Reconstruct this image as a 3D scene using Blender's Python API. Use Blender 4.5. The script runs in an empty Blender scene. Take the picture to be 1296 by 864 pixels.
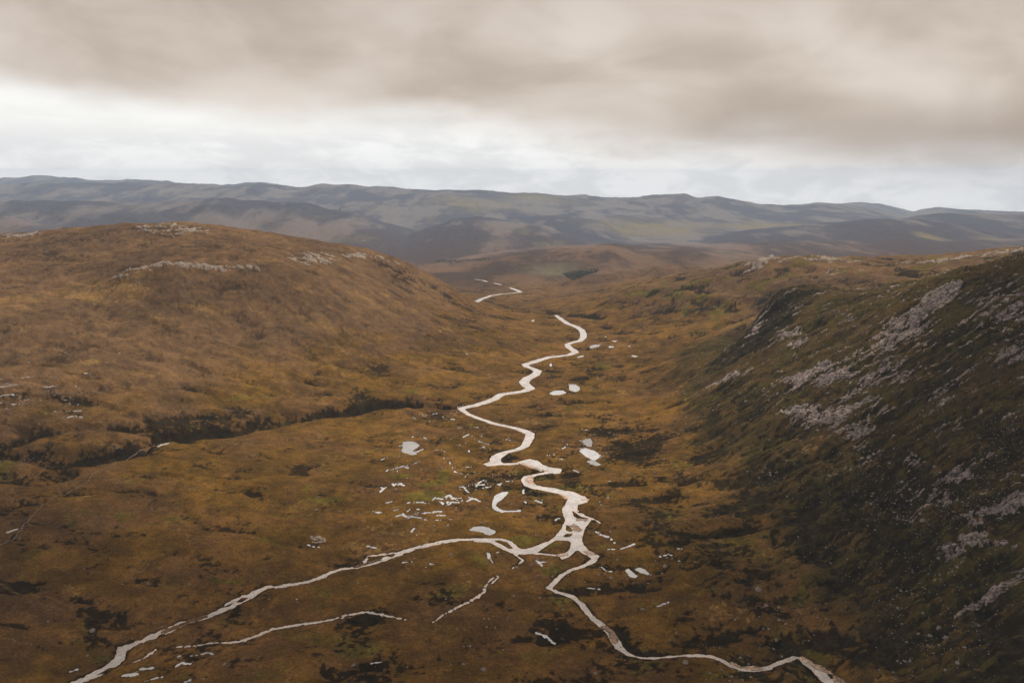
import bpy, math, random
import numpy as np
random.seed(7)
RNG = np.random.default_rng(11)
S = bpy.context.scene
COL = S.collection

# ------------------------------------------------------------------ camera
CAM_Z = 500.0
PITCH = math.radians(11.6)
F_PX = 1008.0                      # focal length for a frame 1296 wide
cam_d = bpy.data.cameras.new('camera'); cam = bpy.data.objects.new('camera', cam_d); COL.objects.link(cam)
cam_d.sensor_width = 36.0; cam_d.lens = 36.0 * F_PX / 1296.0
cam_d.clip_start = 1.0; cam_d.clip_end = 90000.0
cam.location = (0, 0, CAM_Z); cam.rotation_euler = (math.radians(90) - PITCH, 0, 0)
S.camera = cam

# ------------------------------------------------------------------ node helper
class NT:
    def __init__(s, nt): s.nt = nt; s.L = nt.links
    def n(s, typ, **kw):
        nd = s.nt.nodes.new(typ)
        for k, v in kw.items():
            if k.startswith('_'): setattr(nd, k[1:], v)
        for k, v in kw.items():
            if k.startswith('_'): continue
            key = k.replace('__', ' ')
            key = int(key[1:]) if key[0] == 'i' and key[1:].isdigit() else key
            if isinstance(v, bpy.types.NodeSocket): s.L.new(v, nd.inputs[key])
            else: nd.inputs[key].default_value = v
        return nd
    def m(s, op, a, b=0.0, c=None):
        nd = s.nt.nodes.new('ShaderNodeMath'); nd.operation = op
        for i, v in enumerate((a, b) if c is None else (a, b, c)):
            if isinstance(v, bpy.types.NodeSocket): s.L.new(v, nd.inputs[i])
            else: nd.inputs[i].default_value = v
        return nd.outputs[0]
    def ramp(s, v, lo, hi, a=0.0, b=1.0, smooth=True):
        nd = s.n('ShaderNodeMapRange', _interpolation_type='SMOOTHSTEP' if smooth else 'LINEAR')
        for k, x in (('Value', v), ('From Min', lo), ('From Max', hi), ('To Min', a), ('To Max', b)):
            if isinstance(x, bpy.types.NodeSocket): s.L.new(x, nd.inputs[k])
            else: nd.inputs[k].default_value = x
        return nd.outputs['Result']
    def mix(s, f, a, b, mode='MIX'):
        nd = s.nt.nodes.new('ShaderNodeMix'); nd.data_type = 'RGBA'; nd.blend_type = mode
        for i, v in ((0, f), (6, a), (7, b)):
            if isinstance(v, bpy.types.NodeSocket): s.L.new(v, nd.inputs[i])
            elif i == 0: nd.inputs[0].default_value = v
            else: nd.inputs[i].default_value = (*v, 1) if len(v) == 3 else v
        return nd.outputs[2]
    def noise(s, vec, scale, detail=4.0, rough=0.55, dist=0.0):
        nd = s.nt.nodes.new('ShaderNodeTexNoise')
        s.L.new(vec, nd.inputs['Vector'])
        nd.inputs['Scale'].default_value = scale; nd.inputs['Detail'].default_value = detail
        nd.inputs['Roughness'].default_value = rough; nd.inputs['Distortion'].default_value = dist
        return nd.outputs['Fac']

# ------------------------------------------------------------------ sky (overcast deck over a Nishita sky), sun, exposure
SUN_AZ = math.radians(20); SUN_EL = math.radians(44)
W = bpy.data.worlds.new('World'); S.world = W; W.use_nodes = True
W.node_tree.nodes.clear(); w = NT(W.node_tree)
out = w.n('ShaderNodeOutputWorld'); bg = w.n('ShaderNodeBackground', Strength=0.1)
w.L.new(bg.outputs[0], out.inputs[0])
sky = w.n('ShaderNodeTexSky', _sky_type='NISHITA', _sun_disc=False, _sun_elevation=SUN_EL, _sun_rotation=SUN_AZ, _air_density=1.0, _dust_density=2.0)
tc = w.n('ShaderNodeTexCoord'); dirv = tc.outputs['Generated']
sx = w.n('ShaderNodeSeparateXYZ'); w.L.new(dirv, sx.inputs[0]); dx, dy, dz = sx.outputs
den = w.m('MAXIMUM', w.m('ADD', dz, 0.06), 0.03)
pl = w.n('ShaderNodeCombineXYZ', X=w.m('DIVIDE', dx, den), Y=w.m('DIVIDE', dy, den), Z=0.3).outputs[0]
st = w.n('ShaderNodeCombineXYZ', X=w.m('MULTIPLY', dx, 3.0), Y=w.m('MULTIPLY', dy, 3.0), Z=w.m('MULTIPLY', dz, 6.5)).outputs[0]
n_big = w.noise(st, 1.0, 3, 0.45, 0.1); n_mid = w.noise(st, 2.4, 3, 0.45, 0.2); n_pl = w.noise(pl, 0.22, 5, 0.5, 0.15)
n_str = w.noise(w.n('ShaderNodeCombineXYZ', X=w.m('MULTIPLY', dx, 2.0), Y=w.m('MULTIPLY', dy, 2.0), Z=w.m('MULTIPLY', dz, 16.0)).outputs[0], 2.2, 5, 0.55, 0.3)
# edge of the near deck: higher over the horizon to the left than to the right
e0 = w.m('SUBTRACT', 0.052, w.m('MULTIPLY', dx, 0.080))
e0 = w.m('SUBTRACT', e0, w.ramp(dx, -0.25, 0.15, 0.0, 0.016))
e1 = w.m('ADD', w.m('SUBTRACT', dz, e0), w.m('MULTIPLY', w.m('SUBTRACT', n_big, 0.5), 0.05))
e1 = w.m('ADD', e1, w.m('MULTIPLY', w.m('SUBTRACT', n_mid, 0.5), 0.05))
soft_w = w.ramp(dx, -0.5, 0.3, 0.024, 0.062)
deck = w.ramp(e1, w.m('MULTIPLY', soft_w, -0.45), soft_w)
n_bl = w.noise(st, 1.7, 5, 0.5, 0.35)
tex = w.m('ADD', w.m('MULTIPLY', n_pl, 0.15), w.m('ADD', w.m('MULTIPLY', n_bl, 0.5), w.m('MULTIPLY', n_big, 0.35)))
deck_c = w.mix(w.ramp(tex, 0.38, 0.62), (4.5, 3.65, 3.0), (6.8, 5.95, 5.2))
deck_c = w.mix(w.m('MULTIPLY', w.ramp(dz, 0.15, 0.24), 0.35), deck_c, (3.7, 3.0, 2.5))
rightness = w.ramp(dx, -0.05, 0.5)
edge_band = w.m('MULTIPLY', w.m('MULTIPLY', w.ramp(e1, -0.005, 0.025), w.ramp(e1, 0.11, 0.035)), rightness)
deck_c = w.mix(w.m('MULTIPLY', edge_band, 0.85), deck_c, (3.5, 2.8, 2.3))
bil = w.noise(w.n('ShaderNodeCombineXYZ', X=w.m('MULTIPLY', dx, 6.0), Y=w.m('MULTIPLY', dy, 6.0), Z=w.m('MULTIPLY', dz, 16.0)).outputs[0], 2.4, 6, 0.6, 0.5)
lt = w.m('ADD', w.m('MULTIPLY', n_str, 0.5), w.m('MULTIPLY', bil, 0.5))
low = w.mix(w.ramp(lt, 0.42, 0.57), (7.8, 7.8, 7.8), (9.4, 9.4, 9.3))
low = w.mix(w.m('MULTIPLY', w.ramp(dx, 0.15, -0.35), w.m('MULTIPLY', w.ramp(dz, 0.034, 0.060), 0.7)), low, (9.2, 9.05, 8.7))
low = w.mix(w.m('MULTIPLY', w.ramp(dx, 0.1, -0.3), w.m('MULTIPLY', w.ramp(dz, 0.036, 0.014), 0.5)), low, (7.4, 7.4, 7.4))
low = w.mix(w.ramp(dz, 0.035, 0.0, 0, .9), low, w.mix(w.ramp(bil, 0.40, 0.60), (9.2, 9.0, 8.7), (11.4, 11.1, 10.7)))
cloud = w.mix(deck, low, deck_c)
skyc = w.mix(0.93, w.mix(0.5, sky.outputs[0], (6.0, 6.2, 6.6)), cloud)
skyc = w.mix(1.0, skyc, (.84, .84, .84), 'MULTIPLY')
w.L.new(skyc, bg.inputs['Color'])

sun_d = bpy.data.lights.new('sun', 'SUN'); sun = bpy.data.objects.new('sun', sun_d); COL.objects.link(sun)
sun_d.energy = 2.6; sun_d.angle = math.radians(9); sun_d.color = (1.0, 0.93, 0.84)
sun.rotation_euler = (SUN_EL - math.pi / 2, 0, -SUN_AZ)
sun.location = (0, 0, 900)
S.view_settings.view_transform = 'Standard'; S.view_settings.look = 'None'
S.view_settings.gamma = 1.0; S.view_settings.exposure = 0.42
S.cycles.volume_bounces = 2; S.cycles.max_bounces = 6; S.cycles.diffuse_bounces = 2; S.cycles.glossy_bounces = 2
S.cycles.use_denoising = True

# ------------------------------------------------------------------ numpy noise
def _hash(ix, iy, seed):
    h = (ix.astype(np.uint32) * np.uint32(374761393) + iy.astype(np.uint32) * np.uint32(668265263) + np.uint32((seed * 2246822519) & 0xffffffff))
    h = (h ^ (h >> np.uint32(13))) * np.uint32(1274126177)
    return h ^ (h >> np.uint32(16))
_ANG = np.linspace(0, 2 * np.pi, 256, endpoint=False); _GX = np.cos(_ANG).astype(np.float32); _GY = np.sin(_ANG).astype(np.float32)
def perlin(x, y, seed=0):
    xf = np.floor(x); yf = np.floor(y); ix = xf.astype(np.int32); iy = yf.astype(np.int32)
    fx = (x - xf).astype(np.float32); fy = (y - yf).astype(np.float32)
    u = fx * fx * fx * (fx * (fx * 6 - 15) + 10); v = fy * fy * fy * (fy * (fy * 6 - 15) + 10)
    def g(a, b, dx_, dy_):
        h = _hash(ix + a, iy + b, seed) & np.uint32(255)
        return _GX[h] * dx_ + _GY[h] * dy_
    a = g(0, 0, fx, fy); b = g(1, 0, fx - 1, fy); c = g(0, 1, fx, fy - 1); d = g(1, 1, fx - 1, fy - 1)
    return ((a + (b - a) * u) + ((c + (d - c) * u) - (a + (b - a) * u)) * v) * 1.5
def fbm(x, y, lam, oct=4, gain=0.5, seed=0, ridged=False):
    r = 0; a = 1.0; tot = 0; f = 1.0 / lam
    for o in range(oct):
        n = perlin(x * f + 13.7 * o, y * f - 7.3 * o, seed + o * 17)
        if ridged: n = 1 - 2 * np.abs(n)
        r = r + n * a; tot += a; a *= gain; f *= 2.03
    return (r / tot).astype(np.float32)
def sstep(e0, e1, x):
    t = np.clip((x - e0) / (e1 - e0), 0, 1); return t * t * (3 - 2 * t)

# ------------------------------------------------------------------ pixel rays
SP, CP = math.sin(PITCH), math.cos(PITCH)
def ray(u, v):                                  # x per y, z per y of the line of sight
    a = (np.asarray(u, float) - 648.0) / F_PX; b = (432.0 - np.asarray(v, float)) / F_PX
    d = CP + b * SP
    return a / d, (b * CP - SP) / d
def pz(u, v, z):                                # world point at height z
    t, s = ray(u, v); y = (z - CAM_Z) / s; return (float(t * y), float(y), float(z))
def py(u, v, y):                                # world point at forward distance y
    t, s = ray(u, v); return (float(t * y), float(y), float(CAM_Z + s * y))

# ------------------------------------------------------------------ base relief from surveyed points (thin-plate in log-polar)
P = []
for u, v, z in [(-100,864,40),(100,864,16),(0,864,28),(300,864,19),(500,864,14),(700,864,12),(900,864,14),(1100,864,24),
                (110,850,12),(300,757,8),(450,702,3),(640,685,0),(1060,850,10),(860,830,5),(700,745,2),(735,640,0),(600,515,-1),
                (660,580,0),(735,440,-6),(680,470,-4),(705,402,-12),(640,372,-22),(600,352,-42),(575,336,-72),(545,331,-80),(620,330,-80),
                (-60,760,60),(0,760,45),(200,760,22),(0,680,56),(200,680,30),(350,680,14),(-60,630,75),(0,620,60),(150,600,45),(300,600,25),
                (450,600,8),(550,570,3),(350,545,22),(450,525,13),(550,515,5),(500,650,4),(560,700,3),(450,780,9),(600,760,6),
                (0,545,80),(150,525,72),(300,500,52),(450,480,38),(560,480,16),(640,462,3),(-60,480,140),(0,460,128),(150,450,124),(300,430,118),
                (450,430,82),(560,440,34),(650,430,6),(610,410,26),(560,400,66),(565,378,78),(0,400,190),(150,385,192),(300,380,192),
                (450,375,160),(520,370,120),(-60,350,240),(0,350,238),(120,356,232),(205,345,258),(270,342,258),(350,345,246),(430,340,222),(490,345,180),
                (760,395,8),(800,372,52),(860,352,108),(900,346,134),(850,400,34),(900,408,36),(955,398,72),(860,418,22),(800,425,2),
                (780,410,-6),(850,450,24),(900,430,46),(940,414,72),(800,470,2),(760,480,-3),(770,520,0),(780,560,2),(800,600,5),
                (840,660,10),(880,700,14),(950,740,20),(1000,790,18),(790,700,3),(850,760,7)]:
    P.append(pz(u, v, z))
for u, v, y in [(0,300,2900),(60,296,2900),(100,291,2900),(150,285,2850),(200,283,2800),(240,284,2760),(280,292,2720),(340,302,2700),(400,312,2780),
                (470,319,2900),(520,335,3000),(560,356,3050),(603,384,3120),(200,310,2430),(-80,310,2900),
                (930,338,3000),(960,330,3000),(1000,327,3000),(1050,328,3000),(1100,336,2900),(1180,334,2850),(1240,324,2800),(1296,316,2800),(1400,308,2700),
                (1100,352,2500),(1050,352,2600),
                (962,402,1950),(972,385,1960),(985,372,1960),(1010,362,1950),(1060,366,1900),(1110,369,1850),(1150,363,1750),(1200,350,1650),(1250,335,1580),(1296,325,1500),(1400,304,1380)]:
    P.append(py(u, v, y))
for u, y, z in [(0,3800,130),(200,3800,140),(400,3600,130),(500,3500,40),(100,4900,-40),(300,4900,-50),(-200,4500,60),(450,4300,-55),(560,3700,-28),
                (1000,2180,150),(1060,2150,165),(1150,2150,185),(1250,2100,215),(1296,2000,240),(1400,1900,270),
                (1000,3900,60),(1150,3900,90),(1296,3900,110),(800,3900,10),(900,4300,0),(700,3600,-20),(720,3100,-12),(1400,4500,60)]:
    t, _ = ray(u, 400); P.append((float(t) * y, y, z))
foot = lambda y: 292 - 30 * math.exp(-((y - 1450) / 400) ** 2) + max(0, y - 1700) * 0.15
for y in (420, 600, 780, 960, 1150, 1350, 1550, 1750):
    for d, z in ((70, 22), (160, 72), (300, 152), (450, 240), (600, 320), (760, 385), (1000, 440), (1400, 470)):
        x = foot(y) + d
        if x / y > 1.35: continue
        if y > 1400 and x > (964 if y < 1560 else 800): continue
        if y > 1700 and d > 300: continue
        P.append((x, y, z))
for x, y, z in [(-500,300,60),(0,300,30),(0,150,60),(300,200,60),(-300,150,80),(-900,700,90),(-1500,1500,190),(-2200,2500,300),(500,250,180),(2600,2600,380),(-3500,4000,100),(3500,4500,60)]:
    P.append((x, y, z))
for y in (7500, 12000, 20000, 26000):
    for t in (-1.1, -0.5, 0, 0.5, 1.1): P.append((t * y, y, -150))
P = np.array(P); 
def lp(x, y): return np.arctan2(x, y) , 0.5 * np.log(x * x + y * y)
def tps_fit(P, lam=2e-4):
    a, b = lp(P[:, 0], P[:, 1]); n = len(P)
    r2 = (a[:, None] - a) ** 2 + (b[:, None] - b) ** 2
    K = 0.5 * r2 * np.log(r2 + 1e-12) + np.eye(n) * lam
    Q = np.c_[np.ones(n), a, b]; A = np.zeros((n + 3, n + 3)); A[:n, :n] = K; A[:n, n:] = Q; A[n:, :n] = Q.T
    return a, b, np.linalg.solve(A, np.r_[P[:, 2], 0, 0, 0])
TPA, TPB, TW = tps_fit(P)
def tps_eval(x, y):
    a, b = lp(x, y); r = TW[-3] + TW[-2] * a + TW[-1] * b
    for i in range(len(TPA)):
        r2 = (a - TPA[i]) ** 2 + (b - TPB[i]) ** 2 + 1e-12
        r = r + TW[i] * 0.5 * r2 * np.log(r2)
    return r

# ------------------------------------------------------------------ grid
tv = np.concatenate([np.linspace(-1.15, -0.68, 40, endpoint=False), np.linspace(-0.68, -0.17, 360, endpoint=False),
                     np.linspace(-0.17, 0.18, 330, endpoint=False), np.linspace(0.18, 0.68, 355, endpoint=False), np.linspace(0.68, 1.15, 40)])
yr = list(np.geomspace(160, 560, 26)); y = 560.0
while y < 24500:
    y += min(1.12 * y * y / 504000.0, y * (0.0042 if y < 9000 else 0.0055)); yr.append(y)
yr = np.array(yr); NY, NX = len(yr), len(tv)
Y2 = np.repeat(yr[:, None], NX, 1); X2 = Y2 * tv[None, :]
# base on a coarse copy of the grid, then interpolated
cj = np.unique(np.r_[np.arange(0, NY, 6), NY - 1]); ci = np.unique(np.r_[np.arange(0, NX, 8), NX - 1])
Bc = tps_eval(X2[np.ix_(cj, ci)], Y2[np.ix_(cj, ci)])
tmp = np.empty((len(cj), NX))
for k in range(len(cj)): tmp[k] = np.interp(tv, tv[ci], Bc[k])
fj = np.interp(np.arange(NY), cj, np.arange(len(cj))); j0 = np.clip(fj.astype(int), 0, len(cj) - 2); fr = (fj - j0)[:, None]
B = tmp[j0] * (1 - fr) + tmp[j0 + 1] * fr
del tmp
TPSB = B.copy()

# far ranges: crest line as seen on the skyline, set at its own distance
RIDGES = [
 (4050, [(640,372),(690,362),(740,352),(800,343),(830,340),(880,341),(930,346),(970,352)], .09, .07),
 (5300, [(530,352),(570,340),(600,333),(640,326),(680,321),(720,317),(760,314),(780,313),(800,317),(830,318),(860,317),(900,320),(950,326),(1050,334),(1150,345)], .20, .25),
 (6600, [(830,318),(870,316),(930,310),(1000,306),(1060,306),(1100,304),(1145,300),(1190,304),(1296,304),(1420,302)], .22, .14),
 (8000, [(800,322),(850,312),(900,301),(950,292),(1000,289),(1050,283),(1080,279),(1117,276),(1160,278),(1220,283),(1296,288),(1400,290)], .20, .12),
 (9500, [(1100,292),(1150,277),(1190,272),(1231,271),(1270,273),(1296,273),(1400,272)], .18, .14),
 (8300, [(-100,262),(0,258),(60,258),(120,259),(167,260),(233,258),(287,255),(333,256),(383,260),(432,267),(482,280),(519,291),(545,305),(570,318)], .22, .12),
 (7200, [(-100,268),(0,273),(40,280),(90,290),(140,300)], .20, .12),
 (7600, [(470,312),(500,302),(532,293),(572,278),(605,273),(645,278),(685,284),(719,297),(752,308),(790,318)], .20, .10),
 (9600, [(620,284),(660,276),(700,272),(732,276),(765,281),(799,295),(830,306)], .16, .10),
 (11500, [(430,262),(480,260),(540,262),(600,262),(660,264),(720,266),(780,272),(850,276),(920,284),(980,292)], .15, .10),
 (15000, [(-100,238),(0,235),(100,233),(200,232),(283,235),(340,235),(377,238),(400,235),(432,236),(470,238),(512,240),(572,242),(609,242),(645,246),(699,248),(765,250),(830,249),(864,247),(881,252),(907,251),(931,255),(961,260),(991,261),(1031,258),(1064,260),(1097,264),(1137,273),(1180,282)], .22, .15),
 (13500, [(840,262),(880,258),(920,262),(970,270),(1030,276),(1080,283)], .14, .10),
 (17000, [(1100,276),(1140,274),(1165,266),(1190,263),(1220,266),(1260,268),(1296,269),(1400,268)], .15, .12),
 (22000, [(-100,226),(0,227),(40,224),(70,223),(110,228),(150,229),(190,228),(215,231),(240,236),(290,235),(327,231),(350,233),(380,240)], .14, .1),
 (22000, [(960,268),(1010,262),(1064,258),(1110,258),(1150,268),(1180,272),(1296,272),(1400,270)], .14, .1),
]
FLOOR = -112.0
farY = Y2[:, :] ; lnY = np.log(Y2)
warp = fbm(np.repeat(tv[None, :], NY, 0) * 3.0, lnY * 3.0, 0.8, 3, seed=91) 
FLR = FLOOR - .05 * np.maximum(yr - 12500, 0) * 1.0
FLR = FLR[:, None] * np.ones((1, NX)); far = np.full((NY, NX), -1e3); RID = np.full((NY, NX), -1, np.int8); SPR = np.zeros((NY, NX))
rows = yr > 3300
for k, (yd, sil, wf, wb) in enumerate(RIDGES):
    s_ = np.array(sil, float); t_, sl_ = ray(s_[:, 0], s_[:, 1])
    sl = np.interp(tv, t_, sl_, left=-.4, right=-.4)
    inside = sstep(t_[0] - .05, t_[0] + .0, tv) * (1 - sstep(t_[-1], t_[-1] + .05, tv)) if (s_[0,0] > -50 or s_[-1,0] < 1350) else np.ones_like(tv)
    if s_[0, 0] <= -50: sl = np.where(tv < t_[0], sl_[0], sl); inside = np.where(tv < t_[0], 1, inside)
    if s_[-1, 0] >= 1350: sl = np.where(tv > t_[-1], sl_[-1], sl); inside = np.where(tv > t_[-1], 1, inside)
    me = perlin(tv * 5.0 + k * 9.1, np.full(NX, k * 3.7), 5 + k) * .05 + perlin(tv * 17.0 + k * 9.1, np.full(NX, k * 3.7), 35 + k) * .022
    yc = yd * (1 + me); zc = CAM_Z + sl * yc
    q = lnY[rows] - np.log(yc)[None, :] + warp[rows] * 0.02
    prof = np.where(q < 0, np.exp(-np.abs(q / wf) ** 1.7), np.exp(-np.abs(q / wb) ** 1.8))
    F0 = FLR[rows]; h = F0 + np.maximum(zc[None, :] - F0, 0) * inside[None, :] * prof - (1 - prof) * 6
    m = h > far[rows]
    sub = far[rows]; sub[m] = h[m]; far[rows] = sub
    sr = RID[rows]; sr[m & (h > F0 + 12)] = k; RID[rows] = sr
kk = 8.0
mx = np.maximum(B, far); dd = np.abs(B - far)
B = np.where(Y2 > 7000, far, B); mx = np.maximum(B, far); dd = np.abs(B - far)
B = np.where((far > -999) & (Y2 <= 7000), mx + np.maximum(kk - dd, 0) ** 2 / (4 * kk), B)
farmask = sstep(4200, 5600, Y2)

# the rim of the right-hand mountain and its broken nose
_s = np.array([(925,462,1900),(938,444,1930),(948,428,1945),(955,410,1950),(962,398,1955),(970,388,1960),(978,376,1962),(985,369,1962),(996,364,1960),(1010,361,1950),(1040,363,1915),(1060,364,1900),(1110,366,1850),(1150,360,1750),(1200,347,1650),(1250,333,1580),(1296,323,1500),(1420,298,1380)], float)
_t, _sl = ray(_s[:, 0], _s[:, 1]); _yc = np.interp(tv, _t, _s[:, 2]); _zc = CAM_Z + np.interp(tv, _t, _sl) * _yc
_q = Y2 - _yc[None, :]; _on = (tv > _t[0]) & (tv < _t[-1])
_m = _zc[None, :] - np.where(_q < 0, -_q * .42, _q * (1.15 - .5 * sstep(.42, .55, tv))[None, :])
_lim = _zc[None, :] - np.maximum(_q, 0) * .35
B = np.where(_on[None, :] & (np.abs(_q) < 420), np.maximum(B, _m), B)
_D = np.clip((_zc - 95) * .75, 0, 75) * (1 - sstep(.46, .54, tv)); _fade = sstep(0, 130, _q) * (1 - sstep(380, 680, _q))
_tgt = np.minimum(B, _zc[None, :] - _D[None, :] - 8)
B = np.where(_on[None, :] & (_q > 0), B + (_tgt - B) * np.clip(_fade, 0, 1) * (_D > 1)[None, :], B)
_n = np.array([(800,520),(840,500),(880,474),(928,443),(944,428),(953,412),(962,397),(972,384),(982,371),(1010,360)], float); _tn, _sn = ray(_n[:, 0], _n[:, 1]); _sn2 = np.interp(tv, _tn, _sn)
_lim = CAM_Z + _sn2[None, :] * Y2; _w = (sstep(1350, 1600, Y2) * (1 - sstep(2080, 2200, Y2))) * (sstep(float(ray(890, 440)[0]), float(ray(940, 440)[0]), tv) * (tv < _tn[-1]))[None, :]
B = B + (np.minimum(B, _lim) - B) * _w
def bil(A, x, y):                               # bilinear lookup in the grid at world points
    x = np.asarray(x, float); y = np.asarray(y, float)
    fi = np.interp(x / y, tv, np.arange(NX)); fj = np.interp(y, yr, np.arange(NY))
    i = np.clip(fi.astype(int), 0, NX - 2); j = np.clip(fj.astype(int), 0, NY - 2); a = fi - i; b = fj - j
    return (A[j, i] * (1 - a) + A[j, i + 1] * a) * (1 - b) + (A[j + 1, i] * (1 - a) + A[j + 1, i + 1] * a) * b
def unproj(u, v, A=None):                       # where the line of sight meets the relief
    A = B if A is None else A
    t, s = ray(u, v); fi = np.interp(float(t), tv, np.arange(NX)); i = min(int(fi), NX - 2); a = fi - i
    c = A[:, i] * (1 - a) + A[:, i + 1] * a; los = CAM_Z + float(s) * yr
    hit = np.nonzero(c[20:] > los[20:])[0]
    if len(hit) == 0: return (float(t) * 24000, 24000.)
    j = hit[0] + 20; d0 = c[j - 1] - los[j - 1]; d1 = c[j] - los[j]; k = d0 / (d0 - d1) if d0 != d1 else 0
    yy = yr[j - 1] + (yr[j] - yr[j - 1]) * min(max(k, 0), 1)
    return (float(t) * yy, float(yy))
def window(x0, x1, y0, y1):
    j0 = max(np.searchsorted(yr, y0) - 1, 0); j1 = min(np.searchsorted(yr, y1) + 1, NY)
    ts = [x0 / y0, x0 / y1, x1 / y0, x1 / y1]
    i0 = max(np.searchsorted(tv, min(ts)) - 1, 0); i1 = min(np.searchsorted(tv, max(ts)) + 1, NX)
    return slice(j0, j1), slice(i0, i1)
VIEWS = dict(T=(0,0,1), A=(580,340,5.4), B=(580,480,5.4), C=(432,432,3), D=(480,560,5.877), E=(320,640,3.857), F=(0,640,3.857), G=(640,640,3.857),
             H=(960,640,3.857), K=(680,600,10.8), L=(600,640,8.64), M=(570,570,10.8), N=(480,570,10.8), O=(480,500,10.8), P=(0,440,7.2), Q=(0,540,7.2), R=(0,432,3), V=(750,380,5.172), U=(500,300,3.6))
def px(view, pts):
    ox, oy, s = VIEWS[view]; return [(ox + p[0] / s, oy + p[1] / s) + tuple(p[2:]) for p in pts]
def stroke_sdf(field, pts, extra=30.0):
    """pts: (u, v, full width in metres); takes the minimum distance into field"""
    Wp = [(*unproj(p[0], p[1]), p[2] / 2.0) for p in pts]
    if len(Wp) == 1: Wp = Wp * 2
    for (xa, ya, ra), (xb, yb, rb) in zip(Wp[:-1], Wp[1:]):
        R = max(ra, rb) + extra; L2 = (xb - xa) ** 2 + (yb - ya) ** 2
        sl = window(min(xa, xb) - R, max(xa, xb) + R, max(min(ya, yb) - R, 165), max(ya, yb) + R)
        X = X2[sl]; Y = Y2[sl]
        k = np.clip(((X - xa) * (xb - xa) + (Y - ya) * (yb - ya)) / max(L2, 1e-6), 0, 1)
        d = np.hypot(X - xa - k * (xb - xa), Y - ya - k * (yb - ya)) - (ra + (rb - ra) * k)
        field[sl] = np.minimum(field[sl], d)
    return Wp
def poly_sdf(pts, extra=30.0):
    Wp = np.array([unproj(u, v) for u, v in pts]); x0, y0 = Wp.min(0) - extra; x1, y1 = Wp.max(0) + extra
    sl = window(x0, x1, max(y0, 165), y1); X = X2[sl]; Y = Y2[sl]; d = np.full(X.shape, 1e9); ins = np.zeros(X.shape, bool)
    n = len(Wp)
    for i in range(n):
        xa, ya = Wp[i]; xb, yb = Wp[(i + 1) % n]; L2 = max((xb - xa) ** 2 + (yb - ya) ** 2, 1e-6)
        k = np.clip(((X - xa) * (xb - xa) + (Y - ya) * (yb - ya)) / L2, 0, 1)
        d = np.minimum(d, np.hypot(X - xa - k * (xb - xa), Y - ya - k * (yb - ya)))
        c = ((ya > Y) != (yb > Y))
        if yb != ya: ins ^= c & (X < (xb - xa) * (Y - ya) / (yb - ya) + xa)
    return sl, np.where(ins, -d, d), Wp

# ------------------------------------------------------------------ water outlines
BIG = 1e4
riv = np.full((NY, NX), BIG)
main = px('A', [(665,318,13),(705,347,17),(748,375,19),(810,398,20),(845,420,21),(857,445,22),(855,472,21),(830,493,19),(775,505,17),(745,517,17),(755,537,19),(785,555,21),(800,570,22),
                (762,588,15),(700,596,15),(620,605,17),(560,622,19),(510,640,19),(455,655,18),(468,668,18),(505,680,19),(545,700,22),(530,722,22),(470,750,24),(448,775,25),(468,800,25),(500,818,20),(440,838,17),(370,848,16),(290,860,17)])
main += px('B', [(255,130,18),(190,155,18),(110,178,15),(45,192,14),(14,200,12),(70,238,12),(150,270,12),(240,300,12),(330,320,12),(400,335,13),(460,355,17),(492,372,19),(485,400,18),(472,430,18),(458,455,16),(400,480,12),(330,495,13),(285,512,16)])
stroke_sdf(riv, main)
for pl_ in [px('B', [(168,577),(215,560),(222,525),(262,505),(330,492),(340,505),(298,535),(288,560),(310,573),(400,568),(455,550),(490,543),(540,553),(575,580),(625,598),(705,610),(695,640),(640,645),(560,650),(510,668),
                     (515,700),(535,722),(600,738),(680,750),(760,770),(820,790),(860,800),(880,812),(882,838),(850,850),(760,864),(735,855),(750,820),(700,782),(640,770),(560,755),(490,742),(450,722),(430,685),(445,662),(500,650),(600,632),(560,625),(500,605),(430,582),(300,584),(200,590)]),
            px('K', [(0,210),(180,235),(300,270),(420,320),(440,345),(410,360),(395,400),(345,470),(335,510),(370,580),(375,640),(345,710),(300,790),(240,850)]) +
            px('L', [(871,346),(800,385),(700,425),(640,455),(560,472),(500,465),(450,420),(380,372),(300,357),(160,355),(0,362),(0,390),(130,396),(200,412),(300,462),(400,512),(450,532),(650,527),(800,537),(920,555),(960,590),(1000,575),(1060,548),(1100,492),(1140,482),(1200,522),(1290,580),(1296,520),(1240,462),(1195,430),(1180,360),(1200,270),(1250,190)]) +
            px('K', [(740,625),(700,600),(640,560),(560,520),(545,470),(560,410),(600,375),(690,385),(690,330),(650,300),(600,295),(560,270),(470,235),(330,210),(250,192),(0,160)])]:
    sl, d, _ = poly_sdf(pl_); riv[sl] = np.minimum(riv[sl], d)
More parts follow.
